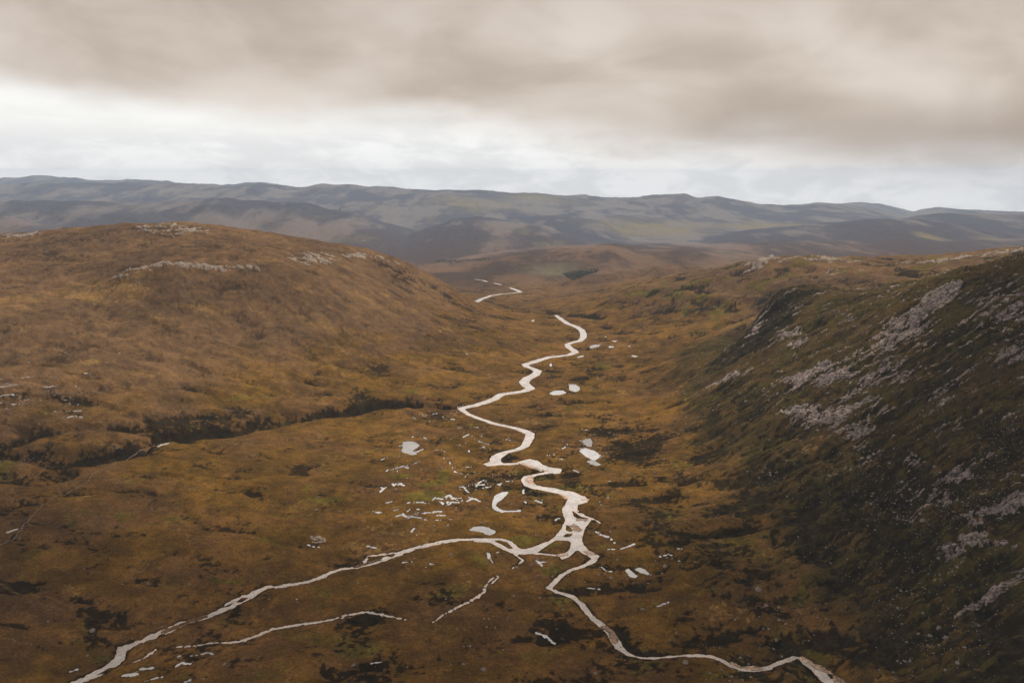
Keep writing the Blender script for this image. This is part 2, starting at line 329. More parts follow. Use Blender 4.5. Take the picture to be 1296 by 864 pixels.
for st_ in [px('L', [(1270,505,8),(1296,545,10)]) + px('G', [(440,245,10),(432,262,9),(410,280,8),(380,292,7),(320,312,6.5),(270,340,6.5),(243,370,6.5),(215,400,8),(250,420,6),(320,440,7),(370,478,8),(400,520,8),(430,552,7),(470,585,8),(505,612,9),(530,650,10),(552,690,9),(600,725,5),(660,742,3.5),(730,743,3),(800,736,4),(870,728,4.5),(930,730,4.5),(1000,735,4.5),(1050,750,5),(1100,780,6),(1150,798,5.5),(1210,800,5),(1290,792,6)]),
            px('H', [(0,800,6),(60,785,5.5),(120,758,5),(170,742,6),(230,760,8),(280,795,10),(320,830,13),(360,862,15),(400,910,14),(450,980,14)]),
            px('K', [(545,490,3),(640,560,3.5),(740,605,4),(800,625,3),(862,668,2.5)]),
            px('L', [(440,520,4),(490,560,3),(535,592,3),(500,625,2.5),(440,655,2.5),(425,680,2)]),
            px('E', [(1290,205,6),(1180,165,6),(1100,162,6),(1000,165,9),(930,174,10),(860,190,11),(790,208,10),(730,225,10),(680,245,11),(620,265,10),(560,285,8),(500,300,6),(430,308,6),(380,325,8),(330,350,8),(270,370,7),(200,382,6),(130,393,6),(60,400,6),(20,420,8)]),
            px('E', [(720,225,3),(620,240,4),(560,245,3),(545,275,3),(560,290,4)]),
            px('F', [(1310,395,8),(1260,415,8),(1220,440,12),(1170,460,15),(1130,480,14),(1070,515,8),(1000,543,8),(930,560,8),(880,580,9),(830,605,9),(770,625,9),(710,650,8),(650,675,8),(600,700,11),(580,740,12),(550,775,12),(500,805,14),(450,830,12),(400,850,10),(350,872,9),(280,900,9),(200,940,9)]),
            px('A', [(110,72,10),(170,80,10),(200,90,10)]), px('A', [(245,98,9),(295,110,11)]),
            px('A', [(355,130,13),(395,145,16),(428,160,15),(380,166,13),(300,172,15),(220,185,17),(160,205,18),(122,225,18)])]:
    stroke_sdf(riv, st_)
# islands and banks standing out of the water
isl = np.full((NY, NX), BIG)
for pl_ in [px('K', [(470,490),(520,520),(590,572),(700,602),(580,612),(540,597),(500,575)]), px('K', [(395,690),(430,698),(490,770),(450,785),(390,765)]),
            px('L', [(970,332),(1010,302),(1080,300),(1060,332),(1000,343)]), px('L', [(690,510),(780,445),(870,388),(900,374),(1030,378),(1060,400),(1050,460),(1020,500),(960,522),(920,535),(800,522)]),
            px('L', [(215,377),(280,372),(360,395),(430,463),(380,468),(300,420),(240,395)]),
            px('E', [(640,243),(700,234),(680,250)]), px('E', [(565,270),(600,247),(585,272)]), px('E', [(785,211),(860,200),(800,216)]), px('E', [(865,186),(925,178),(900,184)]),
            px('F', [(1150,470),(1180,447),(1215,447),(1180,470)]), px('F', [(1075,498),(1145,468),(1120,490)]), px('F', [(465,828),(530,790),(568,785),(540,806)])]:
    sl, d, _ = poly_sdf(pl_, 12); isl[sl] = np.minimum(isl[sl], d)
for st_ in [px('G', [(235,405,3.5)]), px('G', [(260,386,3)]), px('G', [(512,605,2)]), px('G', [(538,662,1.8)]), px('G', [(562,690,2)]), px('H', [(345,820,4),(358,840,3)]),
            px('M', [(525,178,2.0)]), px('M', [(570,125,1.6)]), px('M', [(1085,142,2.2)]), px('K', [(622,322,2.4)]), px('L', [(635,462,1.2)]), px('L', [(470,475,1.2)]), px('L', [(1080,210,1.0)])]:
    stroke_sdf(isl, st_, 12)
m_ = riv < 40
Xm, Ym = X2[m_], Y2[m_]
riv[m_] += 1.1 * perlin(Xm / 9, Ym / 9, 71) + 1.3 * perlin(Xm / 24, Ym / 24, 72) + sstep(-40, -110, Xm) * (Ym < 1050) * (2.0 * perlin(Xm / 5.5, Ym / 5.5, 73) + .15) + .45 * perlin(Xm / 3.2, Ym / 3.2, 74)
riv = np.maximum(riv, -isl)

WS = riv.copy(); WID = np.where(riv < 25, 0, -1).astype(np.int32); WLV = B.copy()   # level: river follows its bed
POOLS = []; WNAME = []
def add_water(sl, d, lvl, name='pool'):
    k = len(POOLS) + 1; POOLS.append(lvl); WNAME.append(name)
    Xw, Yw = X2[sl], Y2[sl]; sz = -d.min(); d = d + min(1.4, .6 + .4 * sz) * perlin(Xw / 4.2, Yw / 4.2, 75) + (2.6 * np.abs(perlin(Xw / 6, Yw / 6, 76)) - .75 if sz < 4 else .7 * perlin(Xw / 10, Yw / 10, 76))
    m = d < np.minimum(WS[sl], 18)
    a = WS[sl]; a[m] = d[m]; WS[sl] = a
    a = WID[sl]; a[m] = k; WID[sl] = a
    if lvl is not None: a = WLV[sl]; a[m] = lvl; WLV[sl] = a
def pond(view, pts):
    sl, d, Wp = poly_sdf(px(view, pts), 20); add_water(sl, d, float(np.mean(bil(B, Wp[:, 0], Wp[:, 1]))) )
def pool(view, strokes):                       # one pool made of several arms
    f = np.full((NY, NX), BIG, np.float32); zz = []
    for s_ in strokes: zz += stroke_sdf(f, px(view, s_), 20)
    m_ = f < 12; f[m_] += (.75 * perlin(X2[m_] / 2.4, Y2[m_] / 3.4, 87) + .8 * perlin(X2[m_] / 8, Y2[m_] / 8, 88)).astype(np.float32)
    zz = np.array(zz); j, i = np.nonzero(f < 100)
    if len(j) == 0: return
    sl = (slice(j.min(), j.max() + 1), slice(i.min(), i.max() + 1))
    add_water(sl, f[sl], float(np.mean(bil(B, zz[:, 0], zz[:, 1]))))
pond('O', [(265,690),(320,675),(330,640),(400,630),(500,648),(550,685),(535,710),(445,760),(495,775),(515,800),(480,812),(430,812),(380,790),(290,750),(325,730),(330,700)])
pool('O', [[(515,772,2.0),(600,738,2.6)]]); pool('O', [[(318,795,1),(275,830,1.6)]])
pond('C', [(912,378),(945,368),(952,380),(952,397),(935,397)]); pond('C', [(903,415),(925,406),(960,415),(985,432),(972,445),(958,450),(925,435)]); pond('C', [(928,455),(960,453),(984,466),(970,472)])
pond('B', [(755,40),(800,38),(828,52),(828,75),(800,86),(758,72)]); pond('B', [(620,95),(660,75),(715,78),(737,92),(700,104),(650,106)])
pond('M', [(800,562),(730,560),(650,590),(598,625),(590,665),(575,705),(570,745),(585,790),(630,820),(700,840),(850,838),(930,835),(965,825),(950,812),(900,825),(730,820),(660,790),(620,755),(640,700),(690,680),(740,630)])
pond('L', [(-60,258),(0,228),(80,222),(160,238),(235,285),(225,305),(160,318),(115,305),(115,290),(60,280)])
pond('G', [(582,315),(600,308),(645,340),(635,348),(605,345)]); pond('G', [(630,312),(655,300),(680,310),(700,330),(690,335),(650,322)])
pond('A', [(900,528),(935,520),(972,520),(960,531),(905,540)]); pond('A', [(1028,530),(1070,530),(1060,537),(1035,536)]); pond('A', [(1185,593),(1230,594),(1215,603),(1190,600)]); pond('A', [(810,603),(850,592),(860,598),(820,607)])
pond('A', [(1060,497),(1080,495),(1075,502)]); pond('A', [(625,645),(638,650),(638,668),(628,668)]); pond('A', [(495,352),(520,350),(515,361)])
for v_, ss in [('G', [[(445,130,1.5),(470,145,2),(510,155,2.5),(535,182,1.5)]]), ('G', [[(500,218,1.5),(560,212,1.5),(600,195,2),(628,180,3)]]), ('G', [[(398,125,1.5),(410,115,2)]]),
     ('G', [[(145,265,2),(170,280,3),(175,290,2)],[(170,272,1.5),(205,276,.8)]]), ('G', [[(470,300,1),(490,318,1.8),(525,320,1.2)]]), ('G', [[(400,400,1),(460,405,1)]]),
     ('G', [[(755,250,2),(780,240,2)],[(790,232,1.5),(812,238,1.5)]]), ('G', [[(725,495,1),(760,485,1.8),(790,465,2.5)]]), ('G', [[(150,620,2),(200,640,2.5),(240,672,2.5)]]), ('G', [[(845,268,2)]]), ('G', [[(835,208,1.5),(862,208,1.2)]]),
     ('M', [[(120,490,1.8),(220,492,1.8)],[(190,500,2),(215,545,3),(250,572,2.2)],[(100,540,1),(150,520,1)]]), ('M', [[(300,460,1.5),(380,470,3),(470,465,3)],[(360,490,2),(400,430,2),(470,400,1.8)],[(480,462,1),(580,450,1)]]),
     ('M', [[(610,460,1),(670,462,3),(720,435,2),(810,415,2)],[(670,465,3),(690,480,2)]]), ('M', [[(430,510,1.5),(550,495,2)]]), ('M', [[(230,690,1.5),(290,660,3),(340,665,3),(400,695,2.5)],[(260,640,1.5),(350,660,1.5)],[(60,660,1),(220,690,1)]]),
     ('M', [[(1005,515,1.8),(995,560,2.6),(1000,595,1.6)]]), ('M', [[(1020,695,2.2),(1035,715,1.5)]]), ('M', [[(1150,680,2.5),(1200,700,2.5),(1240,710,2)]]), ('M', [[(1250,670,1),(1296,678,1.2)]]),
     ('M', [[(0,610,3),(30,650,4),(20,640,3)],[(30,655,2),(150,655,2)],[(-40,700,3),(50,705,3),(110,712,2)]]),
     ('N', [[(725,665,2),(770,640,2.4),(850,660,3),(910,655,3)],[(905,630,3.5),(960,610,6),(990,640,4)],[(850,700,2.5),(880,735,2.5),(915,745,1.5)],[(930,700,1.5),(945,745,2),(990,710,2.5),(1070,712,3)],[(1000,665,2),(1120,655,2)]]),
     ('N', [[(510,705,3),(590,708,4)]]), ('N', [[(620,718,2)]]), ('N', [[(395,712,1.5),(440,705,1.5)]]), ('N', [[(70,715,1.5),(130,708,2),(185,685,2)]]), ('N', [[(200,820,1),(280,795,2)]]),
     ('N', [[(185,445,3),(200,480,3),(230,455,3)]]), ('N', [[(270,460,3.5),(290,450,4),(310,470,3),(355,480,2)]]), ('N', [[(15,570,2),(55,520,3.5),(105,500,2)],[(25,500,2),(45,510,1.5)]]),
     ('N', [[(95,280,2),(120,265,3)]]), ('N', [[(160,255,1.5),(240,240,2)]]), ('N', [[(280,225,2.5),(330,210,3),(380,230,3.5),(410,240,3)],[(370,200,2),(400,215,2)],[(430,190,2),(480,178,3.5),(515,170,2.5)]]), ('N', [[(245,275,1.5),(255,290,2)]]), ('N', [[(430,262,2)]]), ('N', [[(0,140,1.2),(60,110,1.5),(125,95,1.5)]]),
     ('N', [[(960,150,2),(970,185,1.5)]]), ('N', [[(1020,290,1.5),(1080,298,1.5)],[(1030,285,1.5),(1045,270,1.2)]]), ('N', [[(1000,228,1.2),(1040,220,1.2)]]), ('N', [[(1180,222,1.2),(1235,222,2.4)]]), ('N', [[(1272,222,2.2)]]), ('N', [[(1125,218,1.6)]]),
     ('N', [[(785,830,3),(840,832,3)]]), ('N', [[(380,830,1.5),(420,800,1.5)]]), ('N', [[(510,805,1.5),(550,800,1.5)]]),
     ('D', [[(130,545,2),(165,535,2.6),(200,545,2)],[(175,525,2),(205,555,2)]]), ('D', [[(215,560,2),(260,530,2.6),(285,520,2)],[(240,545,3),(300,560,2.6),(345,575,2)]]), ('D', [[(290,530,1.6),(350,520,2),(410,520,2.2)]]), ('D', [[(425,510,2.4),(455,512,2.4)]]), ('D', [[(430,540,2),(490,540,2.2)]]), ('D', [[(410,572,1.5),(520,580,1.6)]]), ('D', [[(250,640,1.6),(238,662,2.2)]]), ('D', [[(425,660,2)]]),
     ('D', [[(0,515,1.8),(12,520,2)]]), ('D', [[(805,815,2.4),(815,835,3),(815,860,1.5)]]), ('D', [[(880,812,1),(915,800,1.4)]]), ('D', [[(1160,430,2.6),(1205,443,2)]]), ('D', [[(1165,680,2)]]), ('D', [[(1085,440,1.5)]]),
     ('E', [[(590,25,2),(620,35,2)]]), ('E', [[(700,15,1.6)]]), ('E', [[(775,120,2),(788,108,2)]]), ('E', [[(735,275,1.5),(775,272,1.8)]]), ('E', [[(840,297,1.2),(870,300,1.2)],[(865,282,1.2),(910,288,1.5)]]), ('E', [[(1145,228,2),(1152,245,3),(1170,275,1)]]), ('E', [[(1190,228,1),(1215,218,1.2)]]), ('E', [[(580,340,1.6)]]), ('E', [[(215,455,1.5)]]), ('E', [[(470,338,1.3)]]),
     ('E', [[(265,185,1.2),(300,200,1.8),(325,203,1.4)]]), ('E', [[(560,195,2.2),(600,205,2.4)]]), ('E', [[(580,765,1.5),(625,762,1.3)]]),
     ('F', [[(600,828,2.5),(640,825,4),(665,820,3)]]), ('F', [[(690,795,3),(745,790,3)]]), ('F', [[(720,850,2),(790,832,2)]]), ('F', [[(855,785,1.5),(890,765,2.5),(930,770,2)]]), ('F', [[(905,858,2.5),(940,845,2)]]), ('F', [[(860,735,1),(960,728,1.2),(1010,715,2.4),(1040,722,2)]]), ('F', [[(350,805,2),(375,798,2.4)]]),
     ('O', [[(340,222,2),(400,228,2)]]), ('O', [[(445,295,2),(500,320,2)]]), ('O', [[(285,325,2)]]), ('O', [[(110,400,2),(155,400,2)]]), ('O', [[(670,342,2),(695,352,2)]]), ('O', [[(440,580,1.5),(465,565,1.8)]]), ('O', [[(600,570,1.5),(645,595,1.5)]]), ('O', [[(730,735,1.5),(760,740,2.5)],[(765,742,1),(850,748,1),(900,770,1)]]),
     ('O', [[(1145,568,2.2),(1215,540,2)]]), ('O', [[(1090,682,2),(1120,682,2)]]), ('O', [[(1000,610,2)]]), ('O', [[(885,625,1.5),(920,620,1.5)]]), ('O', [[(1225,755,2),(1225,775,2)]]), ('O', [[(1100,30,3),(1130,22,3)]]), ('O', [[(110,300,1.5)]]), ('O', [[(370,185,1.5)]]),
     ('B', [[(110,408,1.2),(150,425,2),(215,445,2.6)]]), ('B', [[(320,405,1.2),(355,415,1.2)]]), ('B', [[(60,380,2),(40,390,2)]]), ('B', [[(125,325,2),(155,332,2)]]), ('B', [[(575,522,1),(640,515,1.2),(710,508,1.2)]]), ('B', [[(675,540,1.6),(720,545,2.6),(748,548,1.5)]]), ('B', [[(745,445,3),(765,440,2)],[(710,475,1.5),(730,460,1.8)]]), ('B', [[(785,618,2),(820,632,2),(840,634,1)]]),
     ('B', [[(565,206,3.5),(605,206,3.5)]]), ('B', [[(840,340,1.5),(880,345,1.2)]]), ('B', [[(800,372,2)]]), ('B', [[(660,425,1.8)]]), ('B', [[(735,298,2)]]), ('B', [[(570,468,1.2)]]), ('B', [[(75,490,1.5)]]), ('B', [[(520,828,1.6),(555,840,1.6)]]),
     ('K', [[(700,785,2),(725,755,2)]]), ('K', [[(235,635,2),(290,600,2.2),(340,600,1.5)]]), ('K', [[(815,790,1),(850,825,1.2),(960,845,2)]]), ('K', [[(850,375,2),(880,350,1.5)],[(870,410,1.5)]]), ('K', [[(990,92,1.6)]]), ('K', [[(955,310,1.8),(980,318,1.6)]]),
     ('P', [[(0,285,3),(18,287,3)]]), ('P', [[(45,310,3),(75,320,4),(90,335,4)],[(60,350,3),(130,348,4),(150,352,3)]]), ('P', [[(195,270,4),(265,270,4)]]), ('P', [[(0,355,4),(22,358,3)]]), ('P', [[(400,345,3),(440,358,5),(460,362,4)],[(450,355,3),(490,350,3)]]), ('P', [[(415,393,3),(440,392,3)]]),
     ('P', [[(60,425,4),(100,422,5),(125,438,4)]]), ('P', [[(0,438,4),(28,440,4)]]), ('P', [[(0,497,4),(30,498,3)]]), ('P', [[(110,505,4),(135,515,5),(170,522,4)]]), ('P', [[(225,460,4),(262,458,5)],[(225,515,4)]]), ('P', [[(170,450,3)]]), ('P', [[(50,555,4),(80,550,3)]]), ('P', [[(370,475,3)]]), ('P', [[(640,575,4),(690,575,4)]]), ('P', [[(700,575,4),(730,575,5)]]), ('P', [[(620,635,4),(650,620,4),(670,630,3)]]), ('P', [[(715,620,3),(755,640,5)]]), ('P', [[(700,515,3),(715,516,3)]]), ('P', [[(755,234,4),(790,234,4)]]), ('P', [[(480,580,3),(510,578,3)]]), ('P', [[(575,45,4),(598,42,4)]]), ('P', [[(1055,52,3),(1090,50,4)]]),
     ('P', [[(500,432,3)]]), ('R', [[(30,722,4),(60,715,3)]]), ('V', [[(75,236,4),(95,240,4)]]), ('V', [[(290,242,4),(312,243,5)]]), ('V', [[(450,240,4)]]), ('V', [[(225,298,3),(240,298,3)]]), ('V', [[(35,512,3)]]),
     ('C', [[(1045,0,3)]]), ('R', [[(590,400,2.5),(620,390,4),(640,388,3)]])]:
    pool(v_, ss)
def stream(view, pts):
    f = np.full((NY, NX), BIG, np.float32); stroke_sdf(f, px(view, pts), 20); j, i = np.nonzero(f < 100)
    sl = (slice(j.min(), j.max() + 1), slice(i.min(), i.max() + 1)); d = f[sl] + (1.1 * perlin(X2[sl] / 5, Y2[sl] / 5, 3)); add_water(sl, d, None, 'stream')
stream('E', [(745,552,1),(700,545,2),(650,535,3),(590,522,4),(550,517,3),(500,525,3),(455,532,3),(430,545,3),(330,565,4),(200,583,4),(100,600,4),(0,640,5),(-60,660,4),(-90,665,3),(-200,672,2),(-300,685,2.5),(-370,690,2)])
stream('E', [(885,565,1.5),(930,530,2),(1000,495,3),(1080,455,3.5),(1130,420,3),(1135,390,2.5),(1165,355,2),(1190,340,1.5)])
stream('E', [(1165,380,1.8),(1200,345,1.6)]); stream('F', [(630,770,1.5),(700,745,1.8),(740,715,2.4),(770,695,2)])
# small scattered peat pools on the wet flats
def wet(x, y): return bil(WETF, x, y)
WETF = np.zeros((NY, NX), np.float32)
for v_, pts in [('T', [(560,600,70)]), ('T', [(620,560,50)]), ('T', [(545,650,50)]), ('T', [(750,560,40),(770,580,30)]), ('T', [(790,640,30)]), ('T', [(570,535,70)]), ('T', [(30,500,90)]), ('T', [(630,610,30)])]:
    f = np.full((NY, NX), BIG, np.float32); stroke_sdf(f, px(v_, pts), 120); WETF = np.maximum(WETF, np.exp(-np.maximum(f, 0) ** 2 / 60.0 ** 2).astype(np.float32))
n = 0
while n < 420:
    yy = RNG.uniform(850, 1900); xx = RNG.uniform(-0.62 * yy, 0.14 * yy)
    if RNG.random() > wet(xx, yy) * 1.1 - 0.2 or bil(riv, xx, yy) < 6: continue
    sl = window(xx - 16, xx + 16, yy - 16, yy + 16); X = X2[sl] - xx; Y = Y2[sl] - yy; a = RNG.uniform(0, 3.14); r = RNG.uniform(0.35, 1.3) * yy / 1300
    q_ = RNG.uniform(.3, .7); d = (np.hypot(X * math.cos(a) + Y * math.sin(a), (Y * math.cos(a) - X * math.sin(a)) / q_) + .5 * perlin(X, Y, n) - r)
    add_water(sl, d, float(bil(B, xx, yy))); n += 1

# ------------------------------------------------------------------ named zones as soft fields
def soft(items, fall):
    F_ = np.zeros((NY, NX), np.float32)
    for it in items:
        v_, pts = it[0], it[1]; k = it[2] if len(it) > 2 else 1.0; fl = it[3] if len(it) > 3 else fall
        f = np.full((NY, NX), BIG, np.float32); stroke_sdf(f, px(v_, pts), fl * 2.6)
        F_ = np.maximum(F_, k * np.exp(-(np.maximum(f, 0) / fl) ** 2))
    return F_
RAV = [('T', [(0,573,10),(20,574,12),(42,575,12),(69,581,14),(86,583,14),(105,580,14),(125,577,12),(153,573,10),(180,564,8),(205,555,7),(233,549,7),(283,545,8),(317,539,7),(367,529,5),(400,524,4),(432,521,4),(480,511,4),(540,510,3),(578,514,3)], 1.0, 20),
       ('T', [(0,567,4),(20,560,4),(43,550,4),(83,544,4),(110,541,4),(150,540,4),(185,543,4)], .5, 13), ('T', [(-20,600,14),(0,603,12),(20,606,10),(45,610,8),(90,600,6)], .6, 16),
       ('T', [(60,504,4),(100,510,4),(133,515,4),(160,525,5),(190,532,5),(240,528,4),(280,525,4)], .35, 11), ('T', [(130,494,2),(165,498,2),(195,503,2)], .2, 9),
       ('T', [(232,490,2),(260,497,3),(283,504,4),(300,508,4),(330,515,4)], .4, 12), ('T', [(351,468,3),(375,478,3),(393,484,3),(430,491,3),(460,500,3)], .4, 14), ('T', [(280,470,3),(310,482,3),(340,492,3)], .2, 12), ('T', [(400,472,3),(440,480,3),(500,492,3)], .3, 14),
       ('T', [(85,622,6),(105,622,8),(130,620,6),(150,617,4)], .35, 8), ('T', [(0,645,10),(20,637,8),(50,635,5)], .3, 8), ('T', [(10,680,2),(60,683,2),(110,684,3),(125,690,4),(140,695,3)], .25, 6), ('T', [(210,602,4),(235,606,4)], .3, 7),
       ('T', [(840,436,4),(866,431,5),(895,421,6),(924,411,8),(950,404,10)], .7, 24), ('T', [(750,466,3),(789,467,3),(827,459,3),(866,449,4),(895,443,3)], .3, 14), ('T', [(789,482,3),(830,472,3),(880,459,3)], .22, 14), ('T', [(754,408,4),(765,412,6),(775,420,5),(790,423,3)], .3, 12),
       ('T', [(610,387,5),(650,393,6),(690,396,8),(720,398,8),(760,402,6)], .55, 22), ('T', [(700,418,5),(716,424,8),(730,432,5)], .4, 12), ('T', [(735,438,4),(745,441,5)], .5, 8),
       ('G', [(545,600,3),(570,650,5),(600,700,5),(660,728,4),(720,735,3)], .4, 6), ('E', [(420,285,8),(470,240,10),(560,225,8),(640,215,4)], .4, 8), ('B', [(300,565,3),(330,525,6),(400,510,6)], .3, 7)]
ravine = soft(RAV, 15)
ROCK = [('T', [(1020,480,20),(1090,450,30),(1150,410,40),(1180,385,30),(1200,365,20)], 1.0, 26), ('T', [(1060,480,20),(1120,470,20),(1080,495,15)], 1.0, 20), ('T', [(1000,520,10),(1050,530,20),(1085,545,12)], 1.0, 16), ('T', [(1080,510,8),(1110,520,8)], .8, 16),
        ('T', [(1255,655,8),(1280,650,14),(1310,640,20)], 1.15, 12), ('T', [(1225,665,3),(1240,672,5)], .8, 8), ('T', [(1200,608,8),(1230,615,8)], .95, 9), ('T', [(1185,625,5),(1200,640,5)], .7, 8), ('T', [(1225,700,5),(1245,705,5)], .9, 7), ('T', [(1195,718,4),(1215,722,4)], .8, 7), ('T', [(1150,590,5)], .7, 8),
        ('T', [(905,485,6),(925,478,8),(945,470,6)], .75, 14), ('T', [(955,425,14),(972,400,20)], .6, 16), ('T', [(1000,425,10),(1015,440,10)], .45, 20), ('T', [(1280,400,20),(1296,380,30)], .85, 20), ('T', [(1230,415,8),(1250,400,8)], .5, 16), ('T', [(1290,450,16)], .8, 18), ('T', [(1260,390,10)], .6, 20),
        ('T', [(957,342,18),(966,335,20),(975,329,20)], 1.15, 22), ('T', [(945,338,8),(950,345,8)], .8, 18), ('T', [(990,330,20),(1040,329,25),(1070,333,20)], .75, 40), ('T', [(1050,345,10),(1080,345,10)], .6, 30), ('T', [(1150,337,20),(1200,332,25),(1260,322,25),(1310,316,25)], .85, 40),
        ('T', [(155,353,10),(175,347,12),(200,341,14),(230,339,12),(265,340,10)], 1.15, 14), ('T', [(255,342,8),(290,341,8),(325,343,6)], .9, 12), ('T', [(440,325,12),(462,324,14),(480,328,14),(500,335,8)], .95, 14), ('T', [(0,301,20),(20,301,20),(40,299,15)], .9, 20), ('T', [(190,291,60),(235,292,60)], .5, 60), ('T', [(510,288,15)], .5, 60),
        ('T', [(380,330,20),(420,327,20)], .5, 30), ('T', [(1296,736,4),(1270,755,4),(1250,765,4),(1225,782,3),(1200,800,2)], .9, 6), ('T', [(590,450,3)], .7, 6), ('T', [(1190,500,6)], .6, 12), ('T', [(1140,480,10)], .7, 14),
        ('E', [(300,165,3),(330,170,3)], .9, 5), ('O', [(540,260,3),(620,290,3)], .8, 5)]
rock = soft(ROCK, 20)
GOLD = [('T', [(98,459,8),(120,461,14),(140,462,10)], 1.25, 10), ('T', [(163,467,6),(178,472,6),(192,480,4)], 1.1, 9), ('T', [(0,385,60),(80,378,60),(150,366,40)], .95, 70), ('T', [(30,400,30),(100,392,30)], .5, 80), ('T', [(350,400,20),(380,405,30),(410,415,30)], .8, 45), ('T', [(280,392,20),(360,390,20)], .5, 40),
        ('T', [(730,400,20),(750,405,20)], 1.1, 24), ('T', [(780,440,20),(830,435,30)], .8, 60), ('T', [(860,432,20),(900,425,20),(950,408,15)], .9, 40), ('T', [(560,350,40),(600,365,40)], .3, 60), ('T', [(480,380,40),(560,410,40),(640,430,30)], .6, 70), ('T', [(560,440,20),(620,450,20)], .5, 60),
        ('T', [(640,530,20),(740,530,30)], .6, 40), ('T', [(760,490,30),(820,500,30)], .5, 50), ('T', [(545,495,10),(570,497,10)], 1.0, 12), ('T', [(990,420,10),(1050,380,20)], .25, 40), ('T', [(1250,345,15),(1280,335,15)], .7, 30), ('T', [(480,560,30),(500,540,30)], .5, 40), ('T', [(680,370,60),(760,360,60)], .45, 120)]
GREEN = [('K', [(60,60,8),(130,50,8)], 1.2, 7), ('K', [(400,180,8),(520,160,16),(620,200,10)], 1.2, 9), ('L', [(430,370,4),(560,380,12),(680,375,8)], 1.3, 7), ('L', [(520,430,4),(620,420,4)], 1.3, 5), ('L', [(760,470,6),(880,440,10)], 1.2, 6), ('N', [(640,480,6),(780,460,8),(870,390,6),(890,300,4)], 1.3, 8), ('N', [(150,370,4),(270,360,5),(400,340,5)], 1.5, 5),
         ('N', [(500,640,20),(680,620,20)], .8, 14), ('M', [(960,330,5),(900,270,5)], .9, 8), ('G', [(200,330,5),(240,320,5)], .9, 8), ('G', [(460,210,4),(480,205,4)], 1.2, 6), ('G', [(1000,830,10),(1150,830,8)], .8, 9), ('F', [(1040,370,3),(1160,375,3)], 1.0, 6), ('R', [(1200,605,4),(1290,605,4)], 1.3, 6),
         ('T', [(1200,440,20),(1240,400,20),(1260,370,15)], .9, 25), ('T', [(1060,470,12)], .7, 14), ('T', [(1180,430,8),(1215,415,8)], .8, 14), ('T', [(820,370,20),(880,365,20)], .35, 60), ('T', [(960,362,8),(985,352,10),(1008,350,10)], 1.1, 14), ('T', [(900,398,6),(922,385,6)], 1.1, 8), ('T', [(880,385,5),(900,375,5)], .6, 14), ('T', [(0,590,10),(20,580,8)], .9, 14), ('T', [(170,535,10),(210,530,8)], .5, 20), ('T', [(758,462,5),(766,463,5)], 1.2, 9),
         ('E', [(580,700,6),(480,720,6)], .8, 10), ('E', [(900,420,20),(980,420,10)], .5, 12), ('T', [(500,750,20)], .3, 30), ('L', [(820,760,8),(780,730,8)], .8, 8), ('T', [(290,505,6),(340,502,6)], .8, 8)]
DARK = [('T', [(745,530,10),(775,545,22),(800,560,26),(830,590,30),(860,620,30)], .9, 30), ('T', [(860,600,60),(1000,620,80),(1200,600,120)], .6, 120), ('T', [(900,520,60),(1000,560,60)], .5, 90), ('T', [(150,742,6),(180,735,10),(215,735,8)], 1.1, 7), ('T', [(165,725,3),(180,712,4)], .8, 6), ('T', [(235,735,3),(265,733,2)], .8, 5), ('T', [(145,678,3),(180,676,3)], .9, 5),
        ('T', [(0,740,8),(30,745,10),(90,760,10)], .8, 9), ('T', [(55,820,5),(95,815,6)], .9, 6), ('T', [(500,775,10),(440,800,20),(400,820,20),(470,845,30)], .85, 16), ('T', [(540,765,8),(580,750,8)], .8, 10), ('T', [(690,520,6),(710,528,14),(735,528,10)], .9, 10), ('T', [(670,600,4),(690,595,4)], .4, 8), ('T', [(430,715,12),(455,705,12)], .9, 9),
        ('G', [(250,600,8)], .5, 14), ('G', [(560,610,8),(620,680,10),(700,725,8)], .9, 9), ('T', [(640,455,10),(600,470,20),(560,470,10)], .5, 30), ('T', [(310,520,10),(250,535,10),(190,545,10)], .8, 16), ('T', [(0,610,20),(60,590,14),(100,585,10)], .8, 16), ('T', [(850,395,20),(900,395,25),(940,385,25)], .7, 40), ('T', [(880,365,20),(860,375,20)], .4, 50),
        ('T', [(150,300,80),(220,300,80)], .45, 120), ('T', [(925,452,14),(942,434,16),(955,418,18),(968,400,20),(982,382,24),(985,400,30),(972,425,34),(955,440,30)], 2.1, 26), ('T', [(500,345,20),(560,372,20)], .7, 50), ('T', [(640,345,80),(700,330,80),(780,325,80)], .8, 220), ('T', [(1100,850,40),(1250,840,40)], .7, 60), ('T', [(1000,690,30),(900,650,30)], .5, 40), ('T', [(690,650,5),(700,640,8)], .5, 8), ('T', [(685,640,5),(650,640,5)], .5, 10), ('L', [(930,440,6),(1000,460,6)], 1.0, 5), ('L', [(1190,560,6),(1240,590,6)], 1.0, 5),
        ('B', [(320,550,5),(370,535,6)], 1.0, 7), ('B', [(900,290,14),(1000,340,20)], .8, 18), ('T', [(640,387,8),(690,392,12),(740,400,10)], .9, 22), ('A', [(820,545,8),(850,550,8)], 1.2, 8), ('A', [(200,745,8),(320,690,8)], .8, 20), ('P', [(0,420,10),(200,430,10),(420,440,8),(560,480,8),(850,520,5)], .9, 10), ('P', [(560,600,10),(680,600,10)], .9, 10), ('O', [(880,570,5),(1060,550,6),(1200,560,5)], 1.0, 6), ('M', [(300,420,3),(450,410,5),(600,420,4)], 1.1, 4)]
DARK = [(d[0], d[1], d[2] * .82, d[3] * 1.5) for d in DARK]
gold = soft(GOLD, 30); green = soft(GREEN, 10); dark = soft(DARK, 20)
